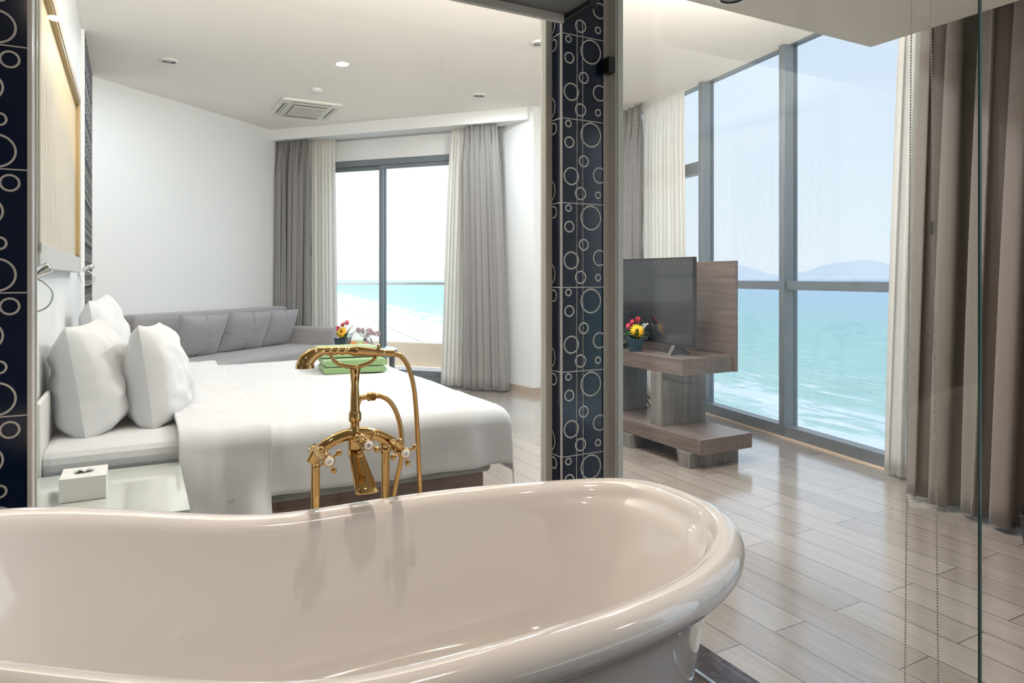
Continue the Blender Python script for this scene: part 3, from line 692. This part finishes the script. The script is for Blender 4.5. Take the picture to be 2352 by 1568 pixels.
cl = ['grey scatter cushion on the sofa, nearest the white bed pillows', 'grey scatter cushion in the middle of the sofa', 'grey scatter cushion on the sofa, nearest its far arm']
for i, a in enumerate((5.31, 5.97, 6.50)):
    o = thing('scatter_cushion', cl[i], 'cushion', BA(-5.22, a, .46), AL + pi / 2, 'scatter cushions on the sofa')
    c = pillow_mesh(.64 if i < 2 else .50, .46, .17, 20 + i, .006)
    cc = c.build('cushion_cover', M['cushion'], o)
    cc.rotation_euler = (radians(22) * 1, .03, 0); cc.location = (0, 0, .215)
    s = MB()
    pts = []
    for k in range(21):
        q = -1 + 2 * k / 20; kx = max(0, 1 - abs(q) ** 2.6) ** .5
        pts.append((q * (.32 if i < 2 else .25) * .97, -(.08 * kx + .001), 0))
    s.tube(pts, .0018, 5)
    pts = []
    for k in range(21):
        q = -1 + 2 * k / 20; kx = max(0, 1 - abs(q) ** 2.6) ** .5
        pts.append((.0, -(.08 * kx + .001), q * .23 * .97))
    s.tube(pts, .0018, 5)
    s.build('seam', M['seam'], cc)

# ------------------------------------------------------------------ coffee table with flowers and fruit
ctp = BA(-3.92, 6.18)
ct = thing('coffee_table', 'round glass coffee table with grey ring behind the bed', 'coffee table', ctp, AL)
MB().lathe([(.0, .492), (.36, .492), (.365, .497), (.365, .503), (.36, .508), (0, .508)], n=48, cap=False).build('table_top', M['glasstop'], ct)
MB().lathe([(.34, .44), (.372, .44), (.372, .491), (.34, .491), (.34, .44)], n=48, cap=False, smooth=False).build('ring', M['frame'], ct)
for k in range(4):
    a = pi / 4 + k * pi / 2; MB().box(-.022, .022, -.022, .022, 0, .44).build('leg', M['frame'], ct, bevel=.003).location = (.33 * cos(a), .33 * sin(a), 0)

def flower_pot(name, label, loc, s=1.0, rz=0, seed=0):
    rnd = random.Random(seed); o = thing(name, label, 'flower pot', loc, rz, None)
    w0, w1, h = .045 * s, .058 * s, .10 * s
    mb = MB().add([(-w0, -w0, 0), (w0, -w0, 0), (w0, w0, 0), (-w0, w0, 0), (-w1, -w1, h), (w1, -w1, h), (w1, w1, h), (-w1, w1, h)],
                  [(0, 3, 2, 1), (0, 1, 5, 4), (1, 2, 6, 5), (2, 3, 7, 6), (3, 0, 4, 7), (4, 5, 6, 7)])
    mb.build('pot', M['vase'], o, bevel=.004 * s)
    lf = MB()
    for k in range(34):
        a = rnd.uniform(0, 6.28); L = rnd.uniform(.05, .12) * s; e_ = rnd.uniform(.15, 1.2); d = Vector((cos(a) * cos(e_), sin(a) * cos(e_), sin(e_))); sd = d.cross(Vector((0, 0, 1))).normalized() * .013 * s
        b = Vector((rnd.uniform(-.03, .03) * s, rnd.uniform(-.03, .03) * s, h * .95)); m1 = b + d * L * .55; tip = b + d * L - Vector((0, 0, .01 * s))
        lf.add([b, m1 + sd, tip, m1 - sd, m1 + Vector((0, 0, .006 * s))], [(0, 1, 4), (1, 2, 4), (2, 3, 4), (3, 0, 4)], 0, True)
    lf.build('foliage', M['leaf'], o, solid=.001)
    # daisy facing the room
    c = Vector((.012 * s, -.035 * s, .155 * s)); R2 = Matrix.Rotation(radians(62), 3, 'X')
    pt = MB()
    for ring, (n, L, zo) in enumerate(((15, .056, 0), (13, .042, .004))):
        for k in range(n):
            a = 2 * pi * k / n + ring * .2
            loc_ = [Vector((0, -.004, 0)), Vector((L * .55, -.0085, .006)), Vector((L, -.003, .0)), Vector((L, .003, 0)), Vector((L * .55, .0085, .006)), Vector((0, .004, 0))]
            Rz = Matrix.Rotation(a, 3, 'Z'); pt.add([c + R2 @ (Rz @ (v * s) + Vector((0, 0, zo * s))) for v in loc_], [(0, 1, 4, 5), (1, 2, 3, 4)], 0, True)
    pt.build('daisy', M['petal_y'], o, solid=.0012)
    MB().ball(c + R2 @ Vector((0, 0, .007 * s)), .013 * s, 0, 12).build('daisy_centre', M['flowerc'], o)
    MB().tube([(0, 0, h * .9), c + R2 @ Vector((0, 0, -.004))], .003 * s, 6).build('stem', M['leaf'], o)
    for cx, cy, cz in ((-.05, -.01, .185), (-.015, .02, .215), (.03, .02, .235)):
        f = MB()
        for k in range(42):
            dv = Vector((rnd.gauss(0, 1), rnd.gauss(0, 1), rnd.gauss(.2, 1))).normalized(); r = .024 * s
            t1 = dv.cross(Vector((.3, .5, .8))).normalized() * r * .3
            cc_ = Vector((cx, cy, cz)) * s; f.add([cc_, cc_ + dv * r * .8 + t1, cc_ + dv * r * 1.05, cc_ + dv * r * .8 - t1], [(0, 1, 2, 3)], 0, True)
        f.ball(Vector((cx, cy, cz)) * s, .017 * s, 0, 8)
        f.build('carnation', M['petal_p'], o)
        MB().tube([(0, 0, h * .9), Vector((cx, cy, cz - .01)) * s], .002 * s, 5).build('stem', M['leaf'], o)
    sp = MB()
    for k in range(40):
        q = rnd.random(); cc_ = Vector((.05 + .05 * q + rnd.uniform(-.012, .012), .01, .17 + .035 * q + rnd.uniform(-.014, .014))) * s; sp.ball(cc_, .0045 * s, 0, 6)
    sp.tube([(0.01, 0, h * .9), Vector((.10, .01, .205)) * s], .0015 * s, 5); sp.build('white_sprig', M['petal_w'], o)
    return o
flower_pot('flower_pot', 'dark blue pot with yellow daisy and pink carnations on the coffee table', BA(-4.10, 6.12, .509), 1.15, AL, 3)
fbk = thing('fruit_bowl', 'glass bowl wrapped in cellophane on the coffee table', 'fruit bowl', BA(-3.86, 6.06, .509), AL)
MB().lathe([(.03, 0), (.07, .004), (.11, .04), (.125, .07), (.122, .07), (.106, .042), (.07, .01), (0, .008)], n=28, cap=False).build('bowl', M['doorglass'], fbk)
def cel(a, b):
    t = 2 * pi * a; r = (.135 - .10 * b ** 1.5) * (1 + .12 * sin(9 * t + 3 * b)); return Vector((r * cos(t), r * sin(t), .06 + .15 * b + .01 * sin(5 * t)))
MB().grid(cel, 60, 8).build('cellophane', M['cello'], fbk)
for i, (dx, dy, dz, r, mm, nm, lb) in enumerate(((-.055, -.02, .052, .042, 'orange', 'orange_fruit', 'orange in the wrapped fruit bowl'), (.03, -.045, .05, .04, 'apple', 'green_apple', 'green apple at the front of the wrapped fruit bowl'),
        (.055, .03, .052, .038, 'redf', 'red_fruit', 'dusky red fruit in the wrapped fruit bowl'), (-.01, .055, .055, .04, 'apple', 'green_apple', 'green apple at the back of the wrapped fruit bowl'))):
    mb = MB().lathe([(.001, -r * .92), (r * .55, -r * .86), (r * .9, -r * .45), (r, 0), (r * .9, r * .5), (r * .55, r * .86), (r * .2, r * .86), (.001, r * .76)], n=18, cap=False)
    o = mb.build(nm, M[mm], loc=BA(-3.86 + dx, 6.06 + dy, .509 + dz + .004), rz=AL); tag(o, lb, 'fruit', 'fruit in the bowl')
bq = thing('flower_bunch', 'muted pink and grey flowers standing behind the fruit bowl', 'flowers', BA(-3.90, 6.24, .509), AL)
MB().lathe([(.03, 0), (.034, .0), (.026, .08), (.03, .10)], n=16).build('vase', M['vase'], bq)
mb = MB(); rnd = random.Random(5)
for k in range(16):
    c = Vector((rnd.uniform(-.13, .13), rnd.uniform(-.05, .05), .17 + rnd.uniform(-.03, .03)))
    for j in range(12):
        dv = Vector((rnd.gauss(0, 1), rnd.gauss(0, 1), rnd.gauss(0, 1))).normalized() * .02; mb.ball(c + dv, .010, 0, 6)
mb.build('blossom', mat('muted_petal', (.50, .36, .38), .8), bq)
mb = MB()
for k in range(9): a = rnd.uniform(-1, 1); mb.tube([(0, 0, .09), (a * .06, 0, .13), (a * .12, rnd.uniform(-.04, .04), .165)], .002, 5)
mb.build('stem', M['leaf'], bq)

# ------------------------------------------------------------------ television unit
tv = thing('television_stand', 'grey-brown wooden television stand on stepped blocks', 'television stand', UV(3.42, 4.0), TH)
du, dv_ = 3.42, 4.0
def tb_(name, m, u0, u1, v0, v1, z0, z1, bev=.003): return MB().box(u0 - du, u1 - du, v0 - dv_, v1 - dv_, z0, z1).build(name, m, tv, bevel=bev)
tb_('lower_shelf', M['tvwood'], 3.18, 3.65, 3.315, 4.75, .10, .20)
tb_('foot', M['tvwoodz'], 3.16, 3.60, 3.39, 3.50, 0, .10); tb_('foot', M['tvwoodz'], 3.16, 3.60, 4.0, 4.12, 0, .10); tb_('foot', M['tvwoodz'], 3.16, 3.60, 4.56, 4.67, 0, .10)
tb_('support', M['tvwoodz'], 3.24, 3.66, 3.76, 3.88, .20, .58); tb_('support', M['tvwoodz'], 3.24, 3.60, 4.35, 4.47, .20, .58)
tb_('top_shelf', M['tvwood'], 3.24, 3.72, 3.55, 4.95, .58, .695)
tb_('back_panel', M['tvwood'], 3.72, 3.745, 3.53, 4.97, .58, 1.37)
t0 = thing('television', 'large flat black television standing on the wooden stand', 'television', UV(3.42, 4.17, .695), TH)
MB().box(-.018, .012, -.56, .56, .065, .70).build('cabinet', M['black'], t0, bevel=.004)
MB().box(-.0195, -.0185, -.55, .55, .08, .69).build('screen', M['tvscreen'], t0)
for y in (-.38, .38):
    MB().add([(-.10, y - .03, 0), (-.10, y + .0, 0), (.10, y + .0, 0), (.10, y - .03, 0), (-.01, y + .01, .07), (-.01, y + .05, .07), (.01, y + .05, .07), (.01, y + .01, .07)],
             [(0, 1, 2, 3), (4, 5, 6, 7), (0, 4, 5, 1), (1, 5, 6, 2), (2, 6, 7, 3), (3, 7, 4, 0)]).build('foot', M['black'], t0)
flower_pot('flower_pot', 'dark blue pot with yellow daisy and pink carnations beside the television', UV(3.29, 4.12, .696), 1.0, TH - .5, 6)
rb = thing('set_top_box', 'small black box with cable on the television stand', 'set-top box', UV(3.32, 4.42, .696), TH)
MB().box(-.06, .06, -.09, .09, 0, .035).build('case', M['black'], rb, bevel=.004)
MB().tube(bez([(.0, -.09, .012), (-.02, -.13, .006), (.03, -.16, .005), (.08, -.14, .006)], 6), .004, 6).build('cable', M['black'], rb)
tag(MB().tube(bez([UV(3.68, 4.6, .4), UV(3.69, 4.3, .03), UV(3.45, 4.22, .006), UV(3.10, 4.30, .006), UV(3.0, 4.55, .006)], 8), .005, 6).build('floor_cable', M['black']), 'black cable on the floor under the television stand', 'cable')

# ------------------------------------------------------------------ bin
bn = thing('waste_bin', 'dark waste bin at the right edge beside the taupe curtain', 'bin', UV(3.655, 1.615), TH)
bn.scale = (.9, .9, .72)
MB().lathe([(.075, 0), (.08, .004), (.095, .20), (.10, .205), (.10, .21), (.09, .21), (.088, .2), (.073, .01), (0, .01)], n=28, cap=False).build('bucket', M['bin'], bn)
MB().lathe([(.09, .19), (.101, .19), (.101, .213), (.09, .213)], n=28, cap=False).build('rim', M['black'], bn)

# ------------------------------------------------------------------ ceiling fittings
def downlight(label, loc, lit=True):
    o = thing('downlight', label, 'ceiling light', loc, 0, 'recessed ceiling lights')
    MB().lathe([(.052, -.012), (.075, -.006), (.075, 0), (.052, 0)], n=28, cap=False).build('trim_ring', M['ringw'], o)
    MB().lathe([(0, -.004), (.052, -.004), (.052, -.0035), (0, -.0035)], n=28, cap=False).build('lens', M['lampglass'], o)
    return o
labs = ['added recessed fill light over the bed, out of frame', 'added recessed fill light before the television, out of frame', 
        'added recessed fill light by the glass door, out of frame', 'round recessed ceiling light nearest the picture, above the sofa', 'round recessed ceiling light in front of the curtain pelmet, left of the pillar']
for (u, v, w, s), lb in zip(BEDROOM, labs): downlight(lb, UV(u, v, H))
downlight('small ceiling light over the gold tap and bathtub, out of frame', UV(*AIMED, HS))
labs = ['small ceiling light above the foot end of the tub, out of frame', 'small ceiling light above the bathtub head, out of frame', 'small ceiling light at the top edge in the lower ceiling', 'small added fill light in the entry, out of frame']
for (u, v, w, s), lb in zip(BATH, labs): downlight(lb, UV(u, v, HS))
sd = thing('smoke_detector', 'small white domed detector on the ceiling behind the air conditioner', 'smoke detector', UV(1.518, 6.771, H))
MB().lathe([(.06, 0), (.06, -.012), (.045, -.03), (.02, -.036), (0, -.036)], n=24, cap=False).build('dome', M['ringw'], sd)
ac = thing('air_conditioner', 'square ceiling cassette air conditioner with slatted grille', 'air conditioner', UV(1.59, 7.60, H), TH)
mb = MB(); X, Y = .31, .40
mb.prism([(-X + .03, -Y), (X - .03, -Y), (X, -Y + .03), (X, Y - .03), (X - .03, Y), (-X + .03, Y), (-X, Y - .03), (-X, -Y + .03)], -.028, 0)
mb.build('casing', M['acw'], ac, bevel=.008)
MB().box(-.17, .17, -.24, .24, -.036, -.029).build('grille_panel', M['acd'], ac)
mb = MB()
for k in range(9): y = -.21 + k * .0525; mb.box(-.165, .165, y - .012, y + .012, -.042, -.0365)
mb.build('grille', M['acw'], ac)
for (a0, a1, b0, b1) in ((-.19, .19, -.345, -.30), (-.19, .19, .30, .345), (-.275, -.235, -.24, .24), (.235, .275, -.24, .24)):
    s = MB().box(a0, a1, b0, b1, -.0295, -.0285).build('air_slot', M['black'], ac)
    cx, cy = (a0 + a1) / 2, (b0 + b1) / 2; hx, hy = (a1 - a0) / 2, (b1 - b0) / 2
    MB().box(cx - hx * (.97 if hx > hy else .45), cx + hx * (.97 if hx > hy else .45), cy - hy * (.97 if hy > hx else .45), cy + hy * (.97 if hy > hx else .45), -.036, -.031).build('louvre', M['acw'], s)

# ------------------------------------------------------------------ bathtub
tc_u, tc_v = .439, 1.504
A_, B_, NR, EX = .924, .432, .045, 2 / 2.6
tub = thing('bathtub', 'large white freestanding slipper bathtub with rolled rim in the foreground', 'bathtub', UV(tc_u, tc_v), TH - .0164)
def rimz(x):
    z = .609
    t = min(1, max(0, (-x - .03) / (A_ - .03))); z += .167 * (t * t * (3 - 2 * t))
    t = max(0, (x - .6) / (A_ - .6)); z += .032 * t * t
    return z
def ring(off, zf, N=128):
    """closed outline of the tub offset outward by off; zf(x,y)->z"""
    out = []
    for k in range(N):
        a = 2 * pi * k / N; ex = EX
        x = math.copysign(abs(cos(a)) ** ex, cos(a)); y = math.copysign(abs(sin(a)) ** ex, sin(a))
        nx, ny = x / A_, y / B_; l = sqrt(nx * nx + ny * ny) or 1
        px, py = x * A_ + nx / l * off, y * B_ * (1 + NR * x) + ny / l * off
        out.append((px, py, zf(x * A_, y)))
    return out
def shell(rings, mi=0):
    mb = MB(); N = len(rings[0]); vs = [p for r in rings for p in r]
    mb.add(vs, [(j * N + k, j * N + (k + 1) % N, (j + 1) * N + (k + 1) % N, (j + 1) * N + k) for j in range(len(rings) - 1) for k in range(N)], mi, True)
    return mb
R = .047
rings = []
# inside, from the drain up
def inner(f):  # f: 0 floor .. 1 rim
    def zf(x, y): return .165 + (rimz(x) - .165) * f
    return zf
def scaled(sx, sy, zf, N=128):
    out = []
    for k in range(N):
        a = 2 * pi * k / N; ex = EX
        x = math.copysign(abs(cos(a)) ** ex, cos(a)); y = math.copysign(abs(sin(a)) ** ex, sin(a))
        out.append((x * A_ * sx, y * B_ * sy * (1 + NR * x), zf(x * A_, y)))
    return out
for sx, sy, f in ((.02, .02, 0), (.30, .30, .0), (.52, .50, .004), (.62, .64, .02), (.68, .72, .06), (.735, .785, .14), (.79, .835, .28), (.825, .84, .45), (.865, .868, .62), (.90, .885, .76), (.925, .893, .87)):
    rings.append(scaled(sx, sy, inner(f)))
# rolled rim
for k in range(11):
    a = pi - k * (pi * 1.42) / 10
    off = R * cos(a); dz = R * sin(a) - R
    rings.append(ring(off, lambda x, y, dz=dz: rimz(x) + dz))
# outside skin
for off, f in ((-.030, .84), (-.045, .74), (-.062, .60), (-.080, .40), (-.10, .22), (-.118, .12)):
    rings.append(ring(off, lambda x, y, f=f: .0 + (rimz(x) - .03) * f))
shell(rings).build('tub_shell', M['tub'], tub, sub=1)
pl = [ring(-.118, lambda x, y: .085), ring(-.105, lambda x, y: .075), ring(-.10, lambda x, y: .02), ring(-.095, lambda x, y: .006)]
shell(pl).build('plinth', M['tub'], tub, sub=1)
MB().lathe([(0, .003), (.028, .003), (.033, 0), (.033, -.002)], (.05, 0, .168), n=24, cap=False).build('drain', M['chrome'], tub)

# ------------------------------------------------------------------ gold floor-standing tap
fx = thing('bath_tap', 'polished gold floor-standing bath tap with telephone handset behind the tub', 'tap', UV(.5435 * 1.014, 1.98 * 1.014, -.0175), TH)
fx.scale = (1.014,) * 3
G = M['gold']; z_ = .74
for s_ in (-1, 1):
    MB().tube([(s_ * .1025, 0, .018), (s_ * .1025, 0, z_ + .0)], .0125, 18).build('standpipe', G, fx)
    MB().lathe([(.032, 0), (.032, .006), (.018, .016), (.0135, .02)], (s_ * .1025, 0, .0235), n=24).build('floor_flange', G, fx)
    MB().lathe([(.0135, 0), (.0165, .002), (.0165, .022), (.014, .026)], (s_ * .1025, 0, z_ - .012), n=20).lathe([(.0125, 0), (.018, .003), (.018, .04), (.0, .045)], (s_ * .1025, .018, z_ + .018), '-Y', n=20).build('pipe_union', G, fx)
arc = bez([(-.118, -.02, .735), (-.100, -.03, .766), (-.055, -.035, .793), (0, -.038, .806), (.055, -.035, .796), (.10, -.035, .774), (.122, -.05, .755)], 8)
MB().tube(arc, [.0165 if 4 < i < len(arc) - 5 else .0155 for i in range(len(arc))], 16).build('mixer_arch', G, fx)
# centre body and column
MB().lathe([(.0165, -.055), (.020, -.045), (.020, -.005), (.022, .0), (.019, .015), (.0165, .028), (.0125, .033), (.0125, .05), (.017, .052), (.018, .058), (.018, .074), (.016, .078), (.0135, .082), (.0125, .12), (.0105, .155), (.0135, .185), (.016, .20), (.016, .206), (.0, .208)], (0, -.038, .80 - .012), n=24).build('centre_column', G, fx)
cz = .992
cr = bez([(-.072, -.038, cz + .050), (-.066, -.038, cz + .034), (-.045, -.038, cz + .013), (-.0, -.038, cz + .002), (.045, -.038, cz + .013), (.066, -.038, cz + .036), (.070, -.038, cz + .056)], 6)
MB().tube(cr, [.0042 + .002 * sin(pi * i / (len(cr) - 1)) for i in range(len(cr))], 12).ball((-.073, -.038, cz + .052), .006).ball((.0705, -.038, cz + .058), .006).build('handset_cradle', G, fx)
# spout: flares and bends towards the tub
mb = MB()
sp = [(0, 0, 0, z) for z in (.76, .745, .727, .71, .693, .676, .661)]
vs = []; n = 20
for i, (x0s, yo, th, zz) in enumerate(sp):
    wdt = .019 + .013 * (i / (len(sp) - 1)) ** 1.2; yy = -.040 - .095 * (i / (len(sp) - 1)) ** 1.1
    for k in range(n):
        a = 2 * pi * k / n; cxs = math.copysign(abs(cos(a)) ** .7, cos(a)); sxs = math.copysign(abs(sin(a)) ** .7, sin(a))
        vs.append((wdt * cxs + .008 * i / 6, yy + (.019 - .006 * i / 6) * sxs, zz + .0 * sxs))
mb.add(vs, [(j * n + k, (j + 1) * n + k, (j + 1) * n + (k + 1) % n, j * n + (k + 1) % n) for j in range(len(sp) - 1) for k in range(n)], 0, True)
mb.build('spout', G, fx, solid=.002)
def cross(c, rot, sc=1.0, top=None, hx=None):
    h = thing_child('cross_handle', fx, c)
    MB().lathe([(.010, .055), (.013, .05), (.011, .035), (.016, .03), (.017, .012), (.012, .006), (.012, -.006), (.015, -.010), (.0155, -.014)], (0, 0, 0), '-Y', 20).build('stem', G, h) if False else None
    b = MB().lathe([(.0155, -.062), (.0155, -.045), (.0115, -.04), (.0145, -.032), (.0145, -.018), (.010, -.012), (.0125, -.006), (.0125, .006), (.015, .009), (.0155, .014), (.0135, .016)], (0, 0, 0), '-Y', 22)
    for k in range(4):
        a = rot + k * pi / 2; d = Vector((cos(a), 0, sin(a)))
        b.tube([d * .008, d * .016, d * .022, d * .029], [.0055, .0035, .0032, .0045], 10); b.ball(d * .033, .0085, 0, 14)
    b.build('handle_body', G, h)
    MB().lathe([(0, .0185), (.0115, .0175), (.0125, .0155), (.0125, .012)], (0, 0, 0), '-Y', 22, cap=False).build('porcelain_cap', M['porcelain'], h)
    if hx: 
        MB().box(-.0012, .0012, -.0195, -.0185, -.006, .006).build('cap_mark', M['black'], h).rotation_euler = (0, hx, 0)
    return h
def thing_child(name, parent, loc):
    o = bpy.data.objects.new(name, None); COL.objects.link(o); o.parent = parent; o.location = loc; o.empty_display_size = .03; return o
# handle = one mesh part with sub-parts
def handle(c, rot, hx):
    b = MB().lathe([(.0155, -.10), (.0155, -.045), (.0115, -.04), (.0145, -.032), (.0145, -.018), (.010, -.012), (.0125, -.006), (.0125, .006), (.015, .009), (.0155, .014), (.0135, .016)], (0, 0, 0), '-Y', 22)
    for k in range(4):
        a = rot + k * pi / 2; d = Vector((cos(a), 0, sin(a)))
        b.tube([d * .008, d * .016, d * .022, d * .029], [.0055, .0035, .0032, .0045], 10); b.ball(d * .033, .0085, 0, 14)
    h = b.build('cross_handle', G, fx); h.location = c
    MB().lathe([(0, .0185), (.0115, .0175), (.0125, .0155), (.0125, .012)], (0, 0, 0), '-Y', 22, cap=False).build('porcelain_cap', M['porcelain'], h)
    m1 = MB().box(-.0010, .0010, -.0196, -.0186, -.005, .005)
    if hx is None: m1.box(-.004, .004, -.0196, -.0186, -.001, .001).box(-.0045, -.0028, -.0196, -.0186, -.004, .004)
    k = m1.build('cap_mark', M['frame'], h); k.rotation_euler = (0, hx or 0, 0)
handle((-.106, -.160, .770), radians(28), .8)
handle((.102, -.165, .767), radians(18), .3)
handle((.004, -.145, .797), radians(55), None)
# side branch + hose + handset
MB().tube(bez([(.0, -.038, .865), (.012, -.038, .90), (.022, -.038, .905), (.045, -.038, .906)], 6), .008, 14).lathe([(.0105, 0), (.0125, .002), (.0125, .010), (.010, .012), (.0125, .014), (.0125, .022), (.0095, .024)], (.036, -.038, .906), 'X', 8, smooth=False).build('hose_branch', G, fx)
hz = bez([(.058, -.038, .906), (.078, -.038, .904), (.105, -.038, .885), (.126, -.04, .845), (.136, -.045, .79), (.136, -.045, .72), (.125, -.03, .64), (.118, -.01, .55), (.125, .015, .40), (.165, .02, .30), (.205, .015, .40), (.212, .0, .55), (.200, -.02, .70), (.190, -.03, .82), (.178, -.038, .92), (.160, -.038, .985), (.137, -.038, 1.018), (.112, -.038, 1.026)], 40)
rr = [.0066 + .0008 * (i % 2) for i in range(len(hz))]
MB().tube(hz, rr, 10).build('hose', M['goldhose'], fx)
hs = bez([(-.140, -.038, 1.010), (-.134, -.038, 1.022), (-.116, -.038, 1.037), (-.092, -.038, 1.044), (-.06, -.038, 1.044), (-.02, -.038, 1.042), (.03, -.038, 1.037), (.075, -.038, 1.031), (.115, -.038, 1.027)], 16)
N_ = len(hs); rad = []
for i in range(N_):
    x = hs[i].x
    if x < -.088: r = .0105 + .0125 * ((-.088 - x) / .052) ** .8
    elif x < -.02: r = .0095 + .0035 * abs(sin((x + .088) * 150))
    elif x < .0: r = .010 + .006 * (x + .02) / .02
    elif x < .06: r = .016 - .005 * x / .06
    elif x < .085: r = .011
    else: r = .0095
    rad.append(r)
hd_ = MB().tube(hs, rad, 18)
hd_.lathe([(.026, -.010), (.0245, .0), (.020, .010), (.0, .014)], (-.1395, -.038, 1.010), n=24, cap=False)
hdo = hd_.build('handset', G, fx)
MB().lathe([(0, -.001), (.0245, 0), (.025, .002)], (-.1395, -.038, 1.001), n=20, cap=False).build('spray_face', M['black'], hdo)

# ------------------------------------------------------------------ balcony and the view
struct(MB().box(-6.4, -1.6, 7.5, 8.85, -.15, -.005).build('floor_balcony', M['bfloor'], rz=AL))
pp = thing('balcony_parapet', 'low sandstone-coloured balcony parapet with glass and handrail outside the sliding door', 'parapet', BA(-4.0, 8.75), AL)
MB().box(-2.4, 2.4, -.06, .08, -.005, .32).build('parapet_wall', M['stone'], pp)
MB().lathe([(.028, -2.4), (.028, 2.4)], (0, 0, 1.17), 'X', 16).build('handrail', M['rail'], pp)
MB().box(-2.4, 2.4, -.006, .006, .32, 1.145).build('guard_glass', M['doorglass'], pp)
ZS = -29
sea = MB()
far = 30000
sea.add([WL(0, 62, ZS) + WD * -far - WN * 0, WL(0, 62, ZS) + WD * 3000, WL(0, far, ZS) + WD * far * .8, WL(0, far, ZS) + WD * -far], [(0, 1, 2, 3)])
so1 = sea.build('sea', M['sea']); so1['kind'] = 'structure'
sa = MB().add([WL(0, -40, ZS - .2) + WD * -far, WL(0, -40, ZS - .2) + WD * 3000, WL(0, 66, ZS - .2) + WD * 3000, WL(0, 66, ZS - .2) + WD * -far], [(0, 1, 2, 3)]).build('beach', M['sand']); sa['kind'] = 'structure'
def hills(name, label, x0, x1, Y, prof, seed):
    """ridge seen between image directions; built as a solid mountain range"""
    nx, ny = 60, 14
    def fn(a, b):
        x = (x0 + (x1 - x0) * a) / 1580 * Y; y = Y + (b - .5) * Y * .25
        k = sin(pi * b) ** .8; i = a * (len(prof) - 1); j = min(int(i), len(prof) - 2); f = i - j; f = f * f * (3 - 2 * f)
        hgt = (prof[j] * (1 - f) + prof[j + 1] * f) / 1580 * Y
        hgt *= 1 + .10 * noise.noise(Vector((a * 9 + seed, b * 3, seed)))
        return Vector((x, y, ZS + (hgt) * k))
    o = MB().grid(fn, nx, ny).build(name, M['hill']); return tag(o, label, 'mountain')
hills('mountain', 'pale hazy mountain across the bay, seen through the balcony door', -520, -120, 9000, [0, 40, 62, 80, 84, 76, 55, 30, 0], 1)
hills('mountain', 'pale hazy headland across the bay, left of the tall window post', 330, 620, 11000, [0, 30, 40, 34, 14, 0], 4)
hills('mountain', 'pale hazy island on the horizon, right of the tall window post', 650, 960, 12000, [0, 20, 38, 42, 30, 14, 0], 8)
